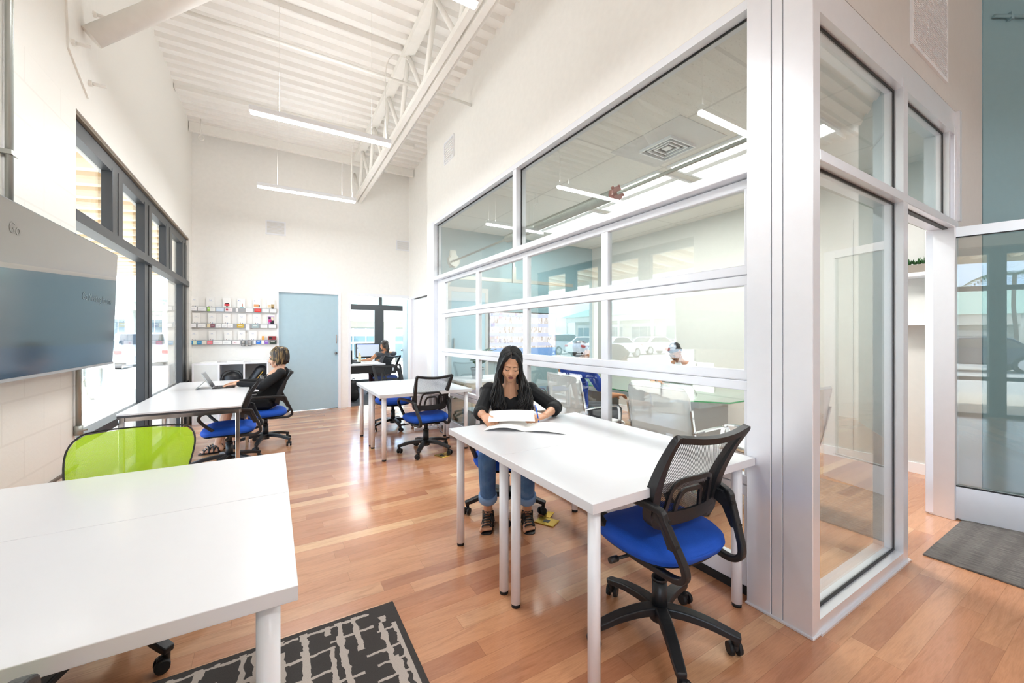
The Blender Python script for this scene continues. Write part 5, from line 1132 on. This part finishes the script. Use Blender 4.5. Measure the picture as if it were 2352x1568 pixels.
for z, n in ((1.90, 'upper'), (1.44, 'lower')):
    b = MB(); b.box((5.17, .97, z), (5.398, 1.50, z + .035), bev=.002, seg=1); tag(b.build('floating_shelf', leg_white), '%s white floating shelf seen through the glass door gap' % n, 'shelf')
t = thing('succulent_planter', 'grey trough planter of small green succulents on the upper shelf', 'plant', (5.27, 1.22, 1.935)); MB().box((-.055, -.16, 0), (.055, .16, .08), bev=.003, seg=1).build('trough', mat('taupe_trough', '8D857C', .7), t)
b = MB()
for k in range(9):
    c0 = Vector((rnd.uniform(-.02, .02), -.13 + k * .033, .08))
    for j in range(10): a = 2 * PI * j / 10; d = Vector((math.cos(a), math.sin(a), 0)); s = Vector((-d.y, d.x, 0)); up = Vector((0, 0, rnd.uniform(.03, .075))); b.quad([c0, c0 + d * .022 + s * .009 + up * .5, c0 + d * .034 + up, c0 + d * .022 - s * .009 + up * .5])
b.build('leaves', leafm, t)
t = thing('picture_frame', 'small grey box frame on the lower shelf', 'frame', (5.28, 1.12, 1.475)); MB().box((-.02, -.08, 0), (.02, .08, .10)).build('frame', mat('grey_box', '9B9A98', .6), t); MB().cyl((0, -.02, .10), (0, -.02, .13), .03, .018, seg=14).build('ornament', white_fab, t)
# papers on the glass table
b = MB(); b.box((3.45, 2.75, .7445), (3.75, 3.0, .7475)); tag(b.build('paper_sheet', paper), 'white sheet lying on the glass table near the man in blue', 'paper')
# ================================================================ office behind the doorway
t = thing('office_desk', 'white office desk with a black drawer front beyond the doorway', 'desk', (1.62, 9.35, 0)); MB().box((-.55, -.62, .715), (.45, .62, .745)).build('desktop', table_white, t); MB().box((-.53, -.60, .55), (.40, -.56, .715)).build('drawer_front', blk, t)
for x in (-.5, .4):
    for y in (-.55, .55): MB().box((x - .02, y - .02, 0), (x + .02, y + .02, .715)).build('leg', blk, t)
g = NT('desktop_picture'); X, Y, Z = g.xyz(); c = g.mix(g.math('GREATER_THAN', Z, .385), 'AEB8C6', '7F8FC0'); g.base(c, .3); g.l(c, g.b.inputs['Emission Color']); g.b.inputs['Emission Strength'].default_value = .12
t = thing('computer_monitor', 'black framed computer monitor glowing grey on the office desk', 'monitor', (1.90, 9.72, .745), math.radians(6)); MB().box((-.27, -.01, .08), (.27, .03, .42)).build('casing', blk, t); MB().box((-.255, -.012, .115), (.255, -.010, .40)).build('screen', g.m, t)
b = MB(); b.box((-.03, 0, 0), (.03, .03, .10)); b.box((-.11, -.07, 0), (.11, .09, .012)); b.build('stand', blk, t)
MB().box((-.24, -.013, .30), (-.225, -.0125, .325)).build('screen_icon', blk, t)
t = thing('bottle', 'beige flask bottle standing left of the office monitor', 'bottle', (1.66, 9.38, .745)); b = MB(); b.cyl((0, 0, 0), (0, 0, .15), .032, .030); b.cyl((0, 0, .15), (0, 0, .19), .030, .014); b.cyl((0, 0, .19), (0, 0, .22), .015); b.build('flask', mat('beige_enamel', 'C9BE98', .4), t); MB().cyl((0, 0, .22), (0, 0, .235), .016).build('cap', leg_white, t)
tag(MB().box((1.30, 8.95, .746), (1.44, 8.965, 1.03), bev=.003, seg=1).build('desk_screen', blk), 'black screen standing at the left end of the office desk', 'monitor')
t = thing('desk_phone', 'small dark phone handset on the office desk', 'phone', (1.55, 9.15, .745), .4); MB().box((-.06, -.08, 0), (.06, .08, .03), bev=.006).build('phone_base', blk, t); MB().box((-.05, .02, .03), (.05, .06, .09), M=T(0, 0, 0) @ Matrix.Rotation(-.5, 4, 'X')).build('handset', blk, t)
b = MB(); b.box((-.11, -.17, .0), (.11, .17, .02), bev=.004, seg=1)
for i in range(4):
    for j in range(10): b.box((-.09 + i * .045, -.15 + j * .031, .02), (-.055 + i * .045, -.125 + j * .031, .024), 1)
tag(b.build('keyboard', [leg_white, mat('key_grey', '', .5)], loc=(1.88, 9.40, .745), rz=1.3), 'low computer keyboard under the office woman\'s hand', 'keyboard')
t = thing('rucksack', 'black rucksack on the carpet under the office desk', 'bag', (1.40, 8.62, 0)); bagblob([('c', (0, 0, .12), (0, .0, .34), .12, .09), ('e', (.02, -.09, .14), (.09, .05, .10))], mat('black_canvas', '17181A', .8), 'bag_body', t); MB().tube(smoothpath([(-.03, 0, .40), (-.02, 0, .46), (.03, 0, .46), (.04, 0, .40)], 4), .008).build('handle', blk, t)
# unseen emissive ceiling panel that lights the office
t = thing('ceiling_light', 'plain ceiling panel light in the office beyond the doorway', 'light', (2.1, 9.3, 2.60)); MB().box((-.6, -.15, 0), (.6, .15, .02)).build('lens', led, t)
